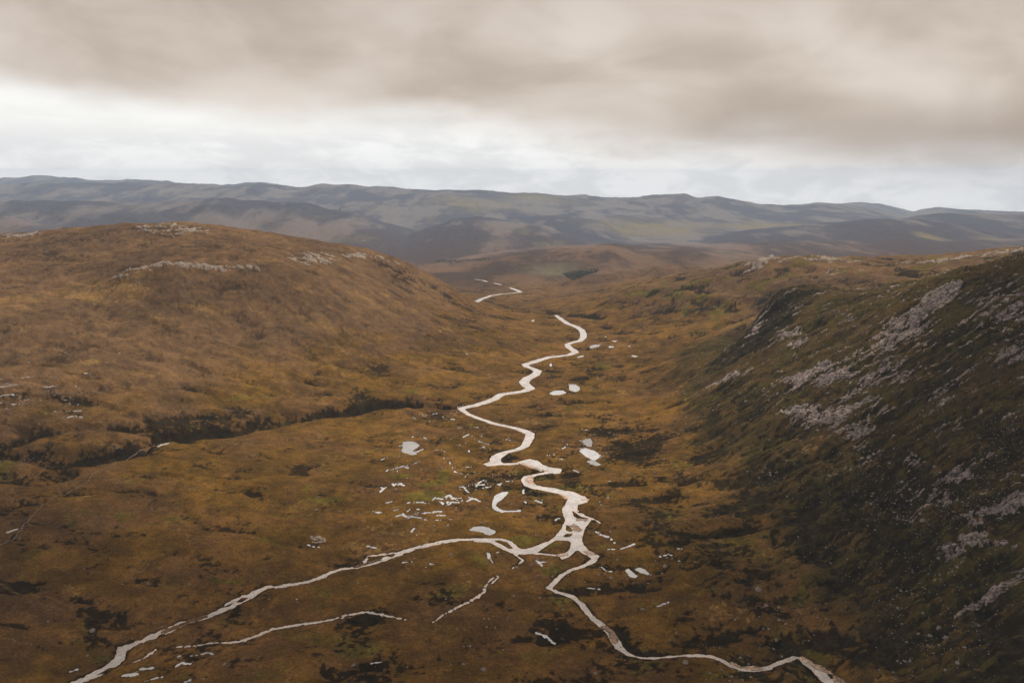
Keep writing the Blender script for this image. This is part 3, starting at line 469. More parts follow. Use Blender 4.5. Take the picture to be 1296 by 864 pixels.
GRAV = [('B', [(430,572,3),(500,598,4),(560,615,3),(610,625,2)], 1), ('B', [(500,665,4),(480,690,5),(500,712,4)], 1), ('K', [(330,280,3),(400,320,4)], 1), ('K', [(640,350,4),(680,350,3)], 1), ('K', [(230,150,3),(270,140,3)], 1), ('L', [(930,540,2.5),(1000,530,2.5)], 1), ('L', [(1230,500,3),(1290,530,4)], 1),
        ('G', [(1110,770,2),(1170,785,3),(1240,795,2)], 1), ('H', [(280,785,3),(340,800,5),(390,815,5),(398,860,4)], 1), ('H', [(215,745,1.5),(250,765,2)], 1), ('B', [(640,640,2),(590,650,2)], .6), ('K', [(560,620,4),(660,625,4)], .8), ('K', [(500,700,5),(560,760,6)], .7), ('F', [(1000,540,3),(900,575,3),(800,615,3)], .6), ('E', [(620,262,3),(500,298,3)], .6), ('G', [(480,590,3),(520,620,3),(530,660,4)], .7)]
grav = soft([(g[0], [(q[0], q[1], q[2] * 1.5) for q in g[1]], g[2], 3.2) for g in GRAV], 3.2)

# ------------------------------------------------------------------ detail relief
def zone(cond_x, y): pass
XF = X2.astype(np.float32); YF = Y2.astype(np.float32)
footy = (292 - 30 * np.exp(-((yr - 1450) / 400) ** 2) + np.maximum(0, yr - 1700) * 0.15)[:, None]
mtn = sstep(10, 150, X2 - footy) * (1 - sstep(2050, 2250, Y2)) * sstep(0, 40, B)              # right-hand mountain
mor = sstep(-60, 30, X2 - footy + 40) * (1 - sstep(140, 320, X2 - footy)) * (1 - sstep(900, 1250, Y2))    # moraine mounds at its foot
lefth = sstep(20, 90, B) * (X2 < 200) * sstep(900, 1300, Y2) * (1 - sstep(3600, 4200, Y2))
midr = sstep(0, 60, B) * (X2 > 100) * sstep(2150, 2400, Y2) * (1 - farmask)
wx = fbm(XF, YF, 260, 2, seed=3) * 40; wy = fbm(XF, YF, 260, 2, seed=4) * 40
nA = fbm(XF + wx, YF + wy, 420, 6, 0.52, 21)                      # broad swells down to 13 m
nB = fbm(XF + wx, YF + wy, 75, 4, 0.55, 22)                       # hummocks
nC = fbm(XF + wx * .6, YF + wy * .6, 150, 4, 0.5, 23, True)        # ridged creases
gul = fbm(YF * 1.0 + wx * .5, (XF - 0.35 * YF) * 0.22 + wy * .3, 62, 5, 0.55, 24, True)   # gullies running down the mountain wall
lgul = fbm(XF * .8 + YF * .45 + wx, (YF - XF * .5) * 0.25 + wy, 120, 4, 0.5, 26, True)
fine = fbm(XF, YF, 14, 3, 0.6, 27)
NEARROWS = (yr > 500) & (yr < 3500)
def nz(a): r = a[NEARROWS]; return (a - r.mean()) / r.std()
Z = B.copy()
Z += nA * (2.5 + 3.0 * lefth + 9 * mtn + 8 * midr)
Z += nB * (3.0 + 3.6 * lefth + 8.0 * mtn + 4.5 * midr + 15 * mor)
Z += (nC - .2) * (2.2 + 3.0 * lefth + 5 * midr + 8.0 * mor)
Z += (gul - .25) * (11 * mtn) * (1 - farmask)
Z += (lgul - .2) * (4.5 * lefth + 15.0 * midr)
Z += fine * (0.7 + 1.8 * mtn + 2.0 * mor + 1.0 * lefth + .8 * midr) * (1 - farmask)
del lgul
hol = fbm(XF * .42 + wx * .5, YF + wy * .4, 42, 3, .5, 48); holN = nz(hol); hollow = sstep(.7, 2.0, holN) * (1 - mtn * .6)
fold = fbm(XF * .45 + wx * .6, YF + wy * .5, 30, 4, .6, 49, True); foldN = nz(fold); fz = mor + .55 * mtn * sstep(420, 150, X2 - footy) + .35 * (1 - mtn) * sstep(1300, 900, Y2) * sstep(-100, 150, X2)
Z += (fold - .2) * 4.5 * np.clip(fz, 0, 1)
Z -= ravine * 17.0 + hollow * 3.4 * (1 - farmask) - sstep(.7, -.6, holN) * 1.2 * (1 - farmask)
# rock shows as stepped slabs
rk_n = fbm((XF - .3 * YF) * .3 + wx * .3, YF * 1.3 + wy * .3, 38, 5, 0.6, 31)
rk_f = fbm(YF * 1.2 + wx * .3, (XF - 0.35 * YF) * 0.2, 10, 3, 0.6, 32)
rkN = nz(rk_n); rkF = nz(rk_f); rkS = nz(fbm(XF * .7, YF * .9, 5.5, 2, .6, 33))
rockm = sstep(-.1, .6, rock * 2.7 - 1.75 + rkN * .85 + rkF * 1.05 + rkS * .35) * sstep(.05, .25, rock)
rockm = np.maximum(rockm, mtn * sstep(1.7, 2.9, rkN * .7 + rkF * 1.1 + nz(gul) * .4 + rkS * .5) * .8 * sstep(30, 120, B))
crack = sstep(.0, .16, np.abs(perlin((XF - .35 * YF) / 60 + rk_n, YF / 7.5 + rk_n * 2.5, 34))); rockm *= .25 + .75 * crack
slab = np.abs(((rk_n * 5 + rk_f * 2.0) % 1.0) - .5) * 2
Z += rockm * (1.0 + 6.0 * slab) * crack * (1 - farmask) * np.where(Y2 > 2300, .9, 1.0)
knoll = soft([('T', [(966,336,14)], 1, 26), ('T', [(976,331,10)], .8, 20)], 20); Z += knoll * 13 + knoll * fine * 14
crag = soft([('T', [(170,348,10),(200,342,14),(255,341,12)], 1, 22)], 20); Z += crag * 7
# mountains further off: eroded spurs
rr = Y2[:, 0] > 3600
Xr = XF[rr]; Yr = YF[rr]
h_over = np.clip((B[rr] - FLR[rr]) / 300.0, 0, 1.3)
w1 = fbm(Xr, Yr, 1800, 2, seed=61) * 500; w2 = fbm(Xr, Yr, 1800, 2, seed=62) * 500
er = fbm(Xr + w1, (Yr + w2) * .7, 1500, 7, 0.56, 63, True); er2 = fbm(Xr + w1, (Yr + w2) * .6, 380, 5, 0.6, 64)
ramp_ = sstep(3600, 5000, Yr)
Z[rr] += ((er - .3) * 62 * h_over * ramp_ * (.55 + .45 * sstep(5500, 8000, Yr)) + er2 * 16 * (h_over + .1) * ramp_)
# banks and beds of the water
inwin = 1 - sstep(4, 17, WS)
g = np.where(WS < 0, np.maximum(WS * .35, -1.0), np.minimum(WS * .10, .9))
Z = Z * (1 - inwin) + (WLV + g + fine * .12 * (WS > 1)) * inwin
cut = riv < 16
Z += np.where((riv > 0), .5 * np.exp(-((riv - 5) / 3.5) ** 2), 0) * (Y2 < 3500)
gsel = grav * (riv < 3.5)
Z = np.where(gsel > .5, np.maximum(Z, WLV + .10 + fine * .15), Z)

# ------------------------------------------------------------------ surface masks
nbig = fbm(XF + wx, YF + wy, 300, 5, .55, 41); nmid = fbm(XF + wx * .5, YF * 1.0, 60, 5, .6, 42); nsm = fbm(XF, YF, 9, 3, .65, 43)
nstreak = fbm(XF * .35, YF, 45, 4, .6, 44)
nb_, nm_, ns_, nk_ = nz(nbig), nz(nmid), nz(nsm), nz(nstreak)
crease = nz(-nC) ; low_ = nz(-nB)
heath_shade = sstep(-.7, 1.7, -1.15 + dark * 2.2 + ravine * 3.4 + hollow * 2.0 + mtn * .60 + mor * .7 + nb_ * .45 + nm_ * .75 + ns_ * .7 + crease * .35 + low_ * .25 - gold * 1.2 + lefth * .1 - foldN * .75 * np.clip(fz, 0, 1) + midr * (.25 + crease * .7) - mtn * (nm_ * .45 + rkF * .75 + rkS * .3 + nz(gul) * .35))  # heather, with the shade of ravines, hollows and creases painted in
heath_shade = heath_shade * (1 - .35 * lefth * (1 - np.clip(ravine * 2 + dark, 0, 1))); heath_shade = heath_shade * (1 - .12 * (1 - mtn) * (1 - np.clip(ravine * 2 + dark * 1.5 + mor, 0, 1)))
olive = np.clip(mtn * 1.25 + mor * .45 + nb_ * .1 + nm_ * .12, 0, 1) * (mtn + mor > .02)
goldm = sstep(-.6, 2.2, -1.6 + gold * 1.8 + nk_ * .6 + nm_ * -.35 + ns_ * .5 + nb_ * -.4 + mtn * .15 + foldN * .7 * np.clip(fz, 0, 1) + lefth * .5 + midr * .3)
greenm = sstep(-.5, 1.7, -1.25 + green * 3.2 + mtn * 1.5 + mor * .5 - lefth * .6 + midr * 1.1 + nz(fbm(XF, YF, 90, 4, .6, 46)) * .8 - ns_ * .4 + sstep(1500, 700, Y2) * .35)
veg = green
# far country: heather moor and paler grass, cloud shade painted in as dark patches
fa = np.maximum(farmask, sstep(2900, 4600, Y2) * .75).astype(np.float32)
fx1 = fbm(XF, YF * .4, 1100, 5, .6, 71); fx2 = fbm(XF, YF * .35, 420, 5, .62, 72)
heath_shade = heath_shade * (1 - fa) + fa * np.clip(.6 + fx1 * 1.5 + fx2 * 1.3, 0, 1)
heath_shade = np.clip(heath_shade + fa * .28 * np.isin(RID, (2, 3, 5, 7)), 0, 1)
farg = fa * sstep(.14, .44, fx2 * .9 - fx1 * .4) * .42
for u_, v_, rx in [(600,262,900),(820,290,900),(860,285,600),(980,285,500),(950,288,500),(680,250,800),(1180,302,150),(1260,303,150),(700,345,250)]:
    xx, yy = unproj(u_, v_); dd = np.hypot((XF - xx) / rx, (YF - yy) / (rx * 1.5)); farg = np.maximum(farg, fa * np.exp(-dd ** 2) * np.clip(.7 + fx2 * 1.2, 0, 1))
goldm = goldm * (1 - fa); greenm = greenm * (1 - fa)
rockm = rockm * (1 - fa) + fa * sstep(.48, .6, fx2 + .15 * er2.mean() + .35 * perlin(XF / 160, YF / 160, 77)) * .5
wetm = np.clip(1 - np.maximum(WS, 0) / 5.0, 0, 1) ** 2 * (WS > 0)
gravm = np.clip(grav * 1.4 - .5, 0, 1) * (riv < 3.5) + np.clip(1 - np.abs(riv) / 1.2, 0, 1) * .35 * (Y2 < 3500)
bankm = sstep(5.5, 1.0, riv) * (riv > 0) * sstep(-.1, .35, perlin(XF / 28, YF / 28, 95) + .5 * perlin(XF / 9, YF / 9, 96)) * (Y2 < 3200); heath_shade = np.maximum(heath_shade, bankm * .85)  # dark river margin: heather and wet edge, bank shadow painted in
shore = (WS < 2.0)
heath_shade = np.where(shore, heath_shade * .6 + .25, heath_shade)

# ------------------------------------------------------------------ materials
def new_mat(name):
    m = bpy.data.materials.new(name); m.use_nodes = True; m.node_tree.nodes.clear(); return m, NT(m.node_tree)
def principled(t, col, rough, bump=None, spec=.3, strength=1.0, dist=1.0):
    o = t.n('ShaderNodeOutputMaterial'); p = t.n('ShaderNodeBsdfPrincipled')
    for k, v in (('Base Color', col), ('Roughness', rough), ('Specular IOR Level', spec)):
        if isinstance(v, bpy.types.NodeSocket): t.L.new(v, p.inputs[k])
        elif k == 'Base Color': p.inputs[k].default_value = (*v, 1)
        else: p.inputs[k].default_value = v
    if bump is not None:
        b = t.n('ShaderNodeBump', Strength=strength, Distance=dist, Height=bump); t.L.new(b.outputs[0], p.inputs['Normal'])
    t.L.new(p.outputs[0], o.inputs[0]); return p
M_land, t = new_mat('moorland')
geo = t.n('ShaderNodeNewGeometry'); pos = geo.outputs['Position']
aA = t.n('ShaderNodeAttribute', _attribute_name='zone_a'); aB = t.n('ShaderNodeAttribute', _attribute_name='zone_b')
sA = t.n('ShaderNodeSeparateColor'); t.L.new(aA.outputs['Color'], sA.inputs[0]); sB = t.n('ShaderNodeSeparateColor'); t.L.new(aB.outputs['Color'], sB.inputs[0])
h_, g_, gr_ = sA.outputs; r_ = aA.outputs['Alpha']; gv_, fg_, wt_ = sB.outputs; fa_ = aB.outputs['Alpha']
n1 = t.noise(pos, .35, 5, .65); n2 = t.noise(pos, .05, 5, .6); n3 = t.noise(pos, .008, 4, .6)
speck = t.m('ADD', t.m('MULTIPLY', t.m('SUBTRACT', n1, .5), 1.7), t.m('MULTIPLY', t.m('SUBTRACT', n2, .5), .9))
speck = t.m('MULTIPLY', speck, t.ramp(fa_, 0, 1, 1, .35))
base = t.mix(t.ramp(n2, .35, .65), (.176, .098, .023), (.130, .077, .018))
base = t.mix(t.ramp(n3, .38, .62, 0, .6), base, (.155, .083, .035))
sz_ = t.n('ShaderNodeSeparateXYZ'); t.L.new(pos, sz_.inputs[0])
high = t.ramp(t.m('ADD', sz_.outputs[2], t.m('MULTIPLY', t.m('SUBTRACT', n3, .5), 220.0)), 10.0, 130.0)
base = t.mix(high, base, t.mix(t.ramp(n2, .35, .65), (.190, .114, .056), (.140, .087, .048)))
n4 = t.noise(pos, .0035, 3, .5); base = t.mix(1.0, base, t.mix(t.ramp(n4, .35, .65), (.80, .80, .82), (1.18, 1.15, 1.08)), 'MULTIPLY')
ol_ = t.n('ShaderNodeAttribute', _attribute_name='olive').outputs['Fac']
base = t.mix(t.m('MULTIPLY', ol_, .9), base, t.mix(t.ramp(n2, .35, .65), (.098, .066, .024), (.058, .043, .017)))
c = t.mix(t.ramp(t.m('ADD', g_, t.m('MULTIPLY', speck, .6)), .1, 1.0), base, (.25, .152, .056))
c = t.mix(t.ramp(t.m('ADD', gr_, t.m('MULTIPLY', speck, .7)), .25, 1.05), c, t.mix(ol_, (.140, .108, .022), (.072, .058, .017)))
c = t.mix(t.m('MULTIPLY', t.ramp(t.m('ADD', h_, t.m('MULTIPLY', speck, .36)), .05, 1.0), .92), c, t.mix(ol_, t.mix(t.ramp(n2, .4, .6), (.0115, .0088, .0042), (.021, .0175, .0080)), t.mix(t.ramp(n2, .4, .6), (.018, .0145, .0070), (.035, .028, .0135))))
farc = t.mix(t.ramp(h_, .25, .85), (.190, .180, .182), (.086, .092, .118))  # far heather and grass tones with blue-grey distance haze painted in
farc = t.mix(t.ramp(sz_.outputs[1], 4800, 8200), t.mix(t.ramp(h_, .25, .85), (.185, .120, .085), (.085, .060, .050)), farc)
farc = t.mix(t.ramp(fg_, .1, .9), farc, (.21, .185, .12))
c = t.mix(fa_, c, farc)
mp = t.n('ShaderNodeMapping'); t.L.new(pos, mp.inputs['Vector']); mp.inputs['Scale'].default_value = (.05, .42, .30); mp.inputs['Rotation'].default_value = (0, 0, math.radians(-17))
ns3 = t.noise(mp.outputs[0], 1.0, 6, .7, .3)
rockc = t.mix(t.ramp(ns3, .40, .60), (.060, .048, .046), (.46, .385, .36)); rockc = t.mix(t.ramp(n1, .3, .7, 0, .3), rockc, (.20, .165, .155))
rockc = t.mix(t.m('MULTIPLY', t.m('SUBTRACT', 1.0, ol_), .8), rockc, t.mix(t.ramp(n1, .35, .65), (.20, .165, .13), (.46, .40, .33))); rockc = t.mix(t.ramp(n2, .5, .62, 0, .35), rockc, (.10, .085, .06))
c = t.mix(t.ramp(t.m('ADD', r_, t.m('MULTIPLY', speck, .7)), .35, .65), c, rockc)
c = t.mix(t.ramp(gv_, .25, .7), c, t.mix(t.ramp(n1, .35, .65), (.46, .33, .25), (.58, .46, .38)))
c = t.mix(t.m('MULTIPLY', wt_, .55), c, (.018, .013, .006))
c = t.mix(1.0, c, t.mix(t.ramp(n1, .32, .68), (.72, .72, .72), (1.28, 1.28, 1.28)), 'MULTIPLY')
n5 = t.noise(pos, .022, 5, .62, .6); n6 = t.noise(pos, .10, 4, .65)
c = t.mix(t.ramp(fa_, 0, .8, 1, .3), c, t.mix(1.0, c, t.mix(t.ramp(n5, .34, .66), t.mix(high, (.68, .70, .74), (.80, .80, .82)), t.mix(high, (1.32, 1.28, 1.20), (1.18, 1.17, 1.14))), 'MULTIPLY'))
c = t.mix(1.0, c, t.mix(t.ramp(n6, .34, .66), (.80, .80, .80), (1.20, 1.18, 1.16)), 'MULTIPLY')
hb = t.m('ADD', t.m('MULTIPLY', t.noise(pos, .22, 6, .7), 1.0), t.m('MULTIPLY', t.noise(pos, .06, 3, .6), 1.4))
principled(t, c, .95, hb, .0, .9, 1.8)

M_water, t = new_mat('river_water')
geo = t.n('ShaderNodeNewGeometry'); pos = geo.outputs['Position']
at = t.n('ShaderNodeAttribute', _attribute_name='depth')
dp = at.outputs['Fac']; bed = t.mix(t.ramp(t.m('ADD', dp, t.m('MULTIPLY', t.m('SUBTRACT', t.noise(pos, .16, 4, .65), .5), 9.0)), -4.5, 1.5), (.76, .73, .72), (.82, .65, .53)); bed = t.mix(t.ramp(t.noise(pos, .05, 4, .6), .42, .62, 0, .6), bed, (.52, .48, .48)); bed = t.mix(t.ramp(t.noise(pos, .4, 5, .75), .50, .62, 0, .6), bed, (.32, .27, .22))  # pale gravel bed, lightened to stand in for reflected sky
rip = t.noise(pos, .8, 4, .7)
p = principled(t, bed, .16, rip, 1.0, .35, .25); p.inputs['IOR'].default_value = 1.42
M_pool, t = new_mat('pool_water')
geo = t.n('ShaderNodeNewGeometry'); pos = geo.outputs['Position']
rn = t.n('ShaderNodeObjectInfo').outputs['Random']; bed = t.mix(t.ramp(t.noise(pos, .10, 4, .6), .35, .65), (.58, .60, .63), (.74, .75, .76)); bed = t.mix(t.ramp(rn, .45, 1.0, 0, .75), bed, (.16, .15, .14))  # pale pool colour carries painted sky reflection; some pools mixed towards dark peat
p = principled(t, bed, .08, t.noise(pos, .6, 3, .6), 1.0, .15, .15); p.inputs['IOR'].default_value = 2.2

# ------------------------------------------------------------------ build the relief as separate pieces of country
def add_mesh(name, co, faces, mat, attrs=None, smooth=True):
    me = bpy.data.meshes.new(name); nv = len(co); nf = len(faces)
    me.vertices.add(nv); me.vertices.foreach_set('co', co.astype(np.float32).ravel())
    k = faces.shape[1]
    me.loops.add(nf * k); me.loops.foreach_set('vertex_index', faces.astype(np.int32).ravel())
    me.polygons.add(nf); me.polygons.foreach_set('loop_start', np.arange(0, nf * k, k, dtype=np.int32)); me.polygons.foreach_set('loop_total', np.full(nf, k, np.int32))
    me.update(calc_edges=True)
    me.polygons.foreach_set('use_smooth', np.full(nf, smooth))
    for an, arr in (attrs or {}).items():
        a = me.attributes.new(an, 'FLOAT_COLOR' if arr.ndim == 2 else 'FLOAT', 'POINT')
        a.data.foreach_set('color' if arr.ndim == 2 else 'value', arr.astype(np.float32).ravel())
    me.materials.append(mat); ob = bpy.data.objects.new(name, me); COL.objects.link(ob); return ob
def struct(o, label=None):
    o['kind'] = 'structure'
    if label: o['label'] = label
    return o
co = np.stack([X2, Y2, Z], -1).reshape(-1, 3)
zA = np.stack([heath_shade, goldm, greenm, rockm], -1).reshape(-1, 4); zB = np.stack([gravm, farg, wetm, fa], -1).reshape(-1, 4)
idx = np.arange(NY * NX).reshape(NY, NX)
quads = np.stack([idx[:-1, :-1], idx[:-1, 1:], idx[1:, 1:], idx[1:, :-1]], -1)
NAMES = [('valley_floor', 'boggy brown valley floor with the braided river and peat pools'), ('hill', 'broad rounded orange moorland hill on the left of the valley'),
         ('mountain', 'steep dark rocky mountainside with gullies filling the right'), ('hill', 'moorland hill with a pale rocky knoll behind the dark mountain'),
         ('hill', 'low brown heather hill beyond the river bend with a dark plantation'), ('hill', 'blue-grey moorland ridges across the right distance'),
         ('hill', 'long blue-grey heather ridge behind the left hill'), ('hill', 'dark rounded heather hills in the centre distance'), ('mountain', 'highest hazy mountain range under the low cloud'), ('mountain', 'faintest pale mountains on the horizon')]
reg = np.zeros((NY, NX), np.int8)
reg[(B > 24) & (X2 < 150) & (Y2 > 1150) & (Y2 < 4400)] = 1
reg[(X2 > footy + 45) & (Y2 < 2180)] = 2
reg[(B > 14) & (X2 > 100) & (Y2 >= 2180) & (Y2 < 4300)] = 3
ridmap = [3, 4, 5, 5, 5, 6, 6, 7, 7, 7, 8, 8, 9, 9, 9, 9]
fsel = (far > TPSB) & (Y2 > 3400)
for k in range(len(RIDGES)): reg[fsel & (RID == k)] = ridmap[k]
fr_ = reg[:-1, :-1].reshape(-1)
qf = quads.reshape(-1, 4)
for k, (nm, lb) in enumerate(NAMES):
    f = qf[fr_ == k]
    if len(f) == 0: continue
    used, inv = np.unique(f, return_inverse=True)
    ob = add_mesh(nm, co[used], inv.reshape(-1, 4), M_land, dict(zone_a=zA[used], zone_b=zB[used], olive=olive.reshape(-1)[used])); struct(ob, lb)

# water sheets: the surface meets the banks where the bed rises through it
need = (WS < 2.2) & (WID >= 0)
n4 = need[:-1, :-1] | need[1:, :-1] | need[:-1, 1:] | need[1:, 1:]
id4 = WID[:-1, :-1]
wz = np.where(riv < 25, WLV, WLV)
wco = np.stack([X2, Y2, WLV], -1).reshape(-1, 3)
qs = quads[n4]; qi = id4[n4]
order = np.argsort(qi, kind='stable'); qs = qs[order]; qi = qi[order]
bounds = np.r_[0, np.nonzero(np.diff(qi))[0] + 1, len(qi)]
for a, b in zip(bounds[:-1], bounds[1:]):
    k = qi[a]
    if k < 0: continue
    used, inv = np.unique(qs[a:b], return_inverse=True); cc = wco[used].copy()
    if k > 0 and POOLS[k - 1] is not None: cc[:, 2] = POOLS[k - 1]
    nm = 'river' if k == 0 else WNAME[k - 1]; ob = add_mesh(nm, cc, inv.reshape(-1, 4), M_pool if nm == 'pool' else M_water, dict(depth=WS.reshape(-1)[used])); struct(ob, 'pale braided river winding down the valley' if k == 0 else None)

# ------------------------------------------------------------------ haze
Hm, t = new_mat('haze'); o = t.n('ShaderNodeOutputMaterial'); v = t.n('ShaderNodeVolumePrincipled', Density=3.0e-5)
v.inputs['Color'].default_value = (.62, .78, 1.0, 1); v.inputs['Anisotropy'].default_value = 0.0
t.L.new(v.outputs[0], o.inputs['Volume'])
x0, x1, y0, y1, z0, z1 = -29500, 29500, -600, 25000, float(Z.min()) - 4, max(float(Z.max()), CAM_Z) + 150
vs = np.array([(x, y, z) for z in (z0, z1) for y in (y0, y1) for x in (x0, x1)], float)
hz = add_mesh('haze', vs, np.array([(0,2,3,1),(4,5,7,6),(0,1,5,4),(2,6,7,3),(0,4,6,2),(1,3,7,5)]), Hm, smooth=False); hz['kind'] = 'stuff'
# ------------------------------------------------------------------ loose boulders, path, plantations, unseen overhead cloud added for shade
def ico(sub=1, seed=0, flat=.7):
    import bmesh
    bm = bmesh.new(); bmesh.ops.create_icosphere(bm, subdivisions=sub, radius=1.0)
    r = random.Random(seed); ax = [(r.uniform(-1, 1), r.uniform(-1, 1), r.uniform(-.6, 1), r.uniform(.45, .95)) for _ in range(7)]
    for v in bm.verts:
        for a, b, c_, d in ax:
            l = math.sqrt(a * a + b * b + c_ * c_) + 1e-6; k = (v.co.x * a + v.co.y * b + v.co.z * c_) / l
            if k > d: v.co.x -= a / l * (k - d); v.co.y -= b / l * (k - d); v.co.z -= c_ / l * (k - d)
        v.co.x *= 1.0 + .1 * r.random(); v.co.z *= flat
    V = np.array([v.co[:] for v in bm.verts]); Fc = np.array([[v.index for v in f.verts] for f in bm.faces]); bm.free(); return V, Fc
M_rock, t = new_mat('granite'); pos = t.n('ShaderNodeNewGeometry').outputs['Position']; oi = t.n('ShaderNodeObjectInfo').outputs['Random']
principled(t, t.mix(t.ramp(t.noise(pos, 1.3, 4, .6), .35, .65), (.16, .135, .12), (.33, .285, .25)), .85, t.noise(pos, 2.5, 4, .6), .2, .5, .2)
def land(x, y): return float(bil(Z, x, y))
def density(x, y):
    f_ = 292 - 30 * math.exp(-((y - 1450) / 400) ** 2) + max(0, y - 1700) * 0.15; d = x - f_
    return d
spots = []
while len(spots) < 9500:
    yy = RNG.uniform(560, 2100); xx = RNG.uniform(-.66, .68) * yy; d = density(xx, yy)
    if d > 0: p_ = .25 + .75 * sstep(60, 260, d)
    elif d > -180: p_ = .3
    else: p_ = .09
    if bil(riv, xx, yy) < 2 or bil(WS, xx, yy) < 1.5: continue
    cl = perlin(np.array([xx / 90.]), np.array([yy / 90.]), 55)[0]; p_ *= .12 + 2.6 * max(0, cl + .02)
    if RNG.random() > p_: continue
    spots.append((xx, yy, float(np.clip(RNG.lognormal(-.55, .62), .22, 3.4))))
# small stones gather where the picture shows them beside the ravine and the pools
for v_, u0, v0, sx_, sy_, n_ in [('T', 45, 583, 40, 9, 90), ('T', 285, 503, 40, 9, 90), ('T', 250, 520, 45, 7, 60), ('T', 640, 545, 20, 12, 40), ('T', 640, 600, 25, 12, 60), ('T', 1220, 640, 60, 60, 260), ('T', 1150, 740, 90, 60, 260), ('T', 1270, 560, 40, 60, 200), ('T', 1080, 600, 90, 60, 250)]:
    for _ in range(n_):
        x_, y_ = unproj(RNG.normal(u0, sx_ * .6), min(RNG.normal(v0, sy_ * .6), 860), Z)
        if y_ < 2600 and bil(WS, x_, y_) > 1: spots.append((x_, y_, float(RNG.uniform(.4, 1.1))))
spots.sort(key=lambda q: -q[2] / math.hypot(q[0], q[1]) * (1 if abs(q[0] / q[1]) < .64 and q[1] > 640 else 0))
protos = []
for k in range(6):
    V, Fc = ico(2, 100 + k, random.uniform(.55, .85)); me_ = bpy.data.meshes.new('boulder'); me_.from_pydata(V.tolist(), [], Fc.tolist()); me_.materials.append(M_rock); protos.append(me_)
def region_label(x, y):
    d = density(x, y)
    if d > 60: return ('pale granite boulder lying in the dark heather on the steep right-hand mountainside', 'boulders strewn over the right mountainside') if y > 1100 else ('grey granite boulder on the shaded lower right slope near the foot of the frame', 'boulders on the near lower right slope')
    if d > -190: return 'weathered boulder among the moraine mounds between river and dark mountain', 'boulders among the moraine mounds'
    if x < -250: return 'small pale boulder resting on the brown moor left of the river', 'boulders on the left moor'
    return 'small pale stone on the boggy flats close to the river and pools', 'stones on the river flats'
MARKS = [('the widest gravelly stretch where the branches join', 725, 668), ('the crescent-shaped pool', 628, 635), ('the paired pools at the foot of the dark slope', 745, 575), ('the big grey slab at the right edge', 1270, 650), ('the pale gully at the right edge', 1255, 765),
         ('the broken nose of the crag', 975, 400), ('the pale slabs halfway up the dark mountainside', 1060, 530), ('the small twin pools right of the lower river', 805, 723), ('the bend where the right branch leaves the frame', 1045, 850), ('the oval pool left of the river', 518, 568), ('the dark ravine on the left', 60, 582), ('the lowest bend of the right branch', 790, 820)]
def pixel(x, y, z):
    d = y * CP - (z - CAM_Z) * SP; return 648 + F_PX * x / d, 432 - F_PX * (y * SP + (z - CAM_Z) * CP) / d
NTH = ['nearest', 'second nearest', 'third nearest', 'fourth nearest', 'fifth nearest', 'sixth nearest']
special = {}
_pp = [pixel(a_, b_, land(a_, b_)) for a_, b_, _ in spots[:300]]
for nm_l, mu, mv in MARKS:
    od = sorted(range(len(_pp)), key=lambda i_: (_pp[i_][0] - mu) ** 2 + (_pp[i_][1] - mv) ** 2)
    for r_n in range(6):
        if od[r_n] not in special and math.hypot(_pp[od[r_n]][0] - mu, _pp[od[r_n]][1] - mv) < 90: special[od[r_n]] = 'granite boulder %s to %s' % (NTH[r_n], nm_l)
first = {}
for n_, (xx, yy, r) in enumerate(spots[:300]):
    k = n_ % 6
    if k not in first: o_ = bpy.data.objects.new('boulder', protos[k]); first[k] = o_
    else: o_ = first[k].copy()
    COL.objects.link(o_); r *= 1.15
    o_.location = (xx, yy, land(xx, yy) + r * .18); o_.rotation_euler = (RNG.uniform(-.2, .2), RNG.uniform(-.2, .2), RNG.uniform(0, 6.28)); o_.scale = (r, r * RNG.uniform(.7, 1.1), r)
    o_['label'], o_['group'] = region_label(xx, yy); o_['category'] = 'boulder'
    if n_ in special: o_['label'] = special[n_]
V, Fc = ico(1, 5, .7); A = np.array(spots[300:]); n_ = len(A); th = RNG.uniform(0, 6.28, n_); cz = bil(Z, A[:, 0], A[:, 1])
vx = V[None, :, 0] * A[:, 2:3]; vy = V[None, :, 1] * A[:, 2:3] * RNG.uniform(.6, 1.1, (n_, 1)); vz = V[None, :, 2] * A[:, 2:3]
cs, sn = np.cos(th)[:, None], np.sin(th)[:, None]
allv = np.stack([vx * cs - vy * sn + A[:, 0:1], vx * sn + vy * cs + A[:, 1:2], vz + cz[:, None] + A[:, 2:3] * .15], -1).reshape(-1, 3)
allf = (Fc[None] + (np.arange(n_) * len(V))[:, None, None]).reshape(-1, 3)
o_ = add_mesh('scattered_stones', allv, allf, M_rock, smooth=False); o_['kind'] = 'stuff'; o_['label'] = 'countless small pale stones strewn over slopes and moor'

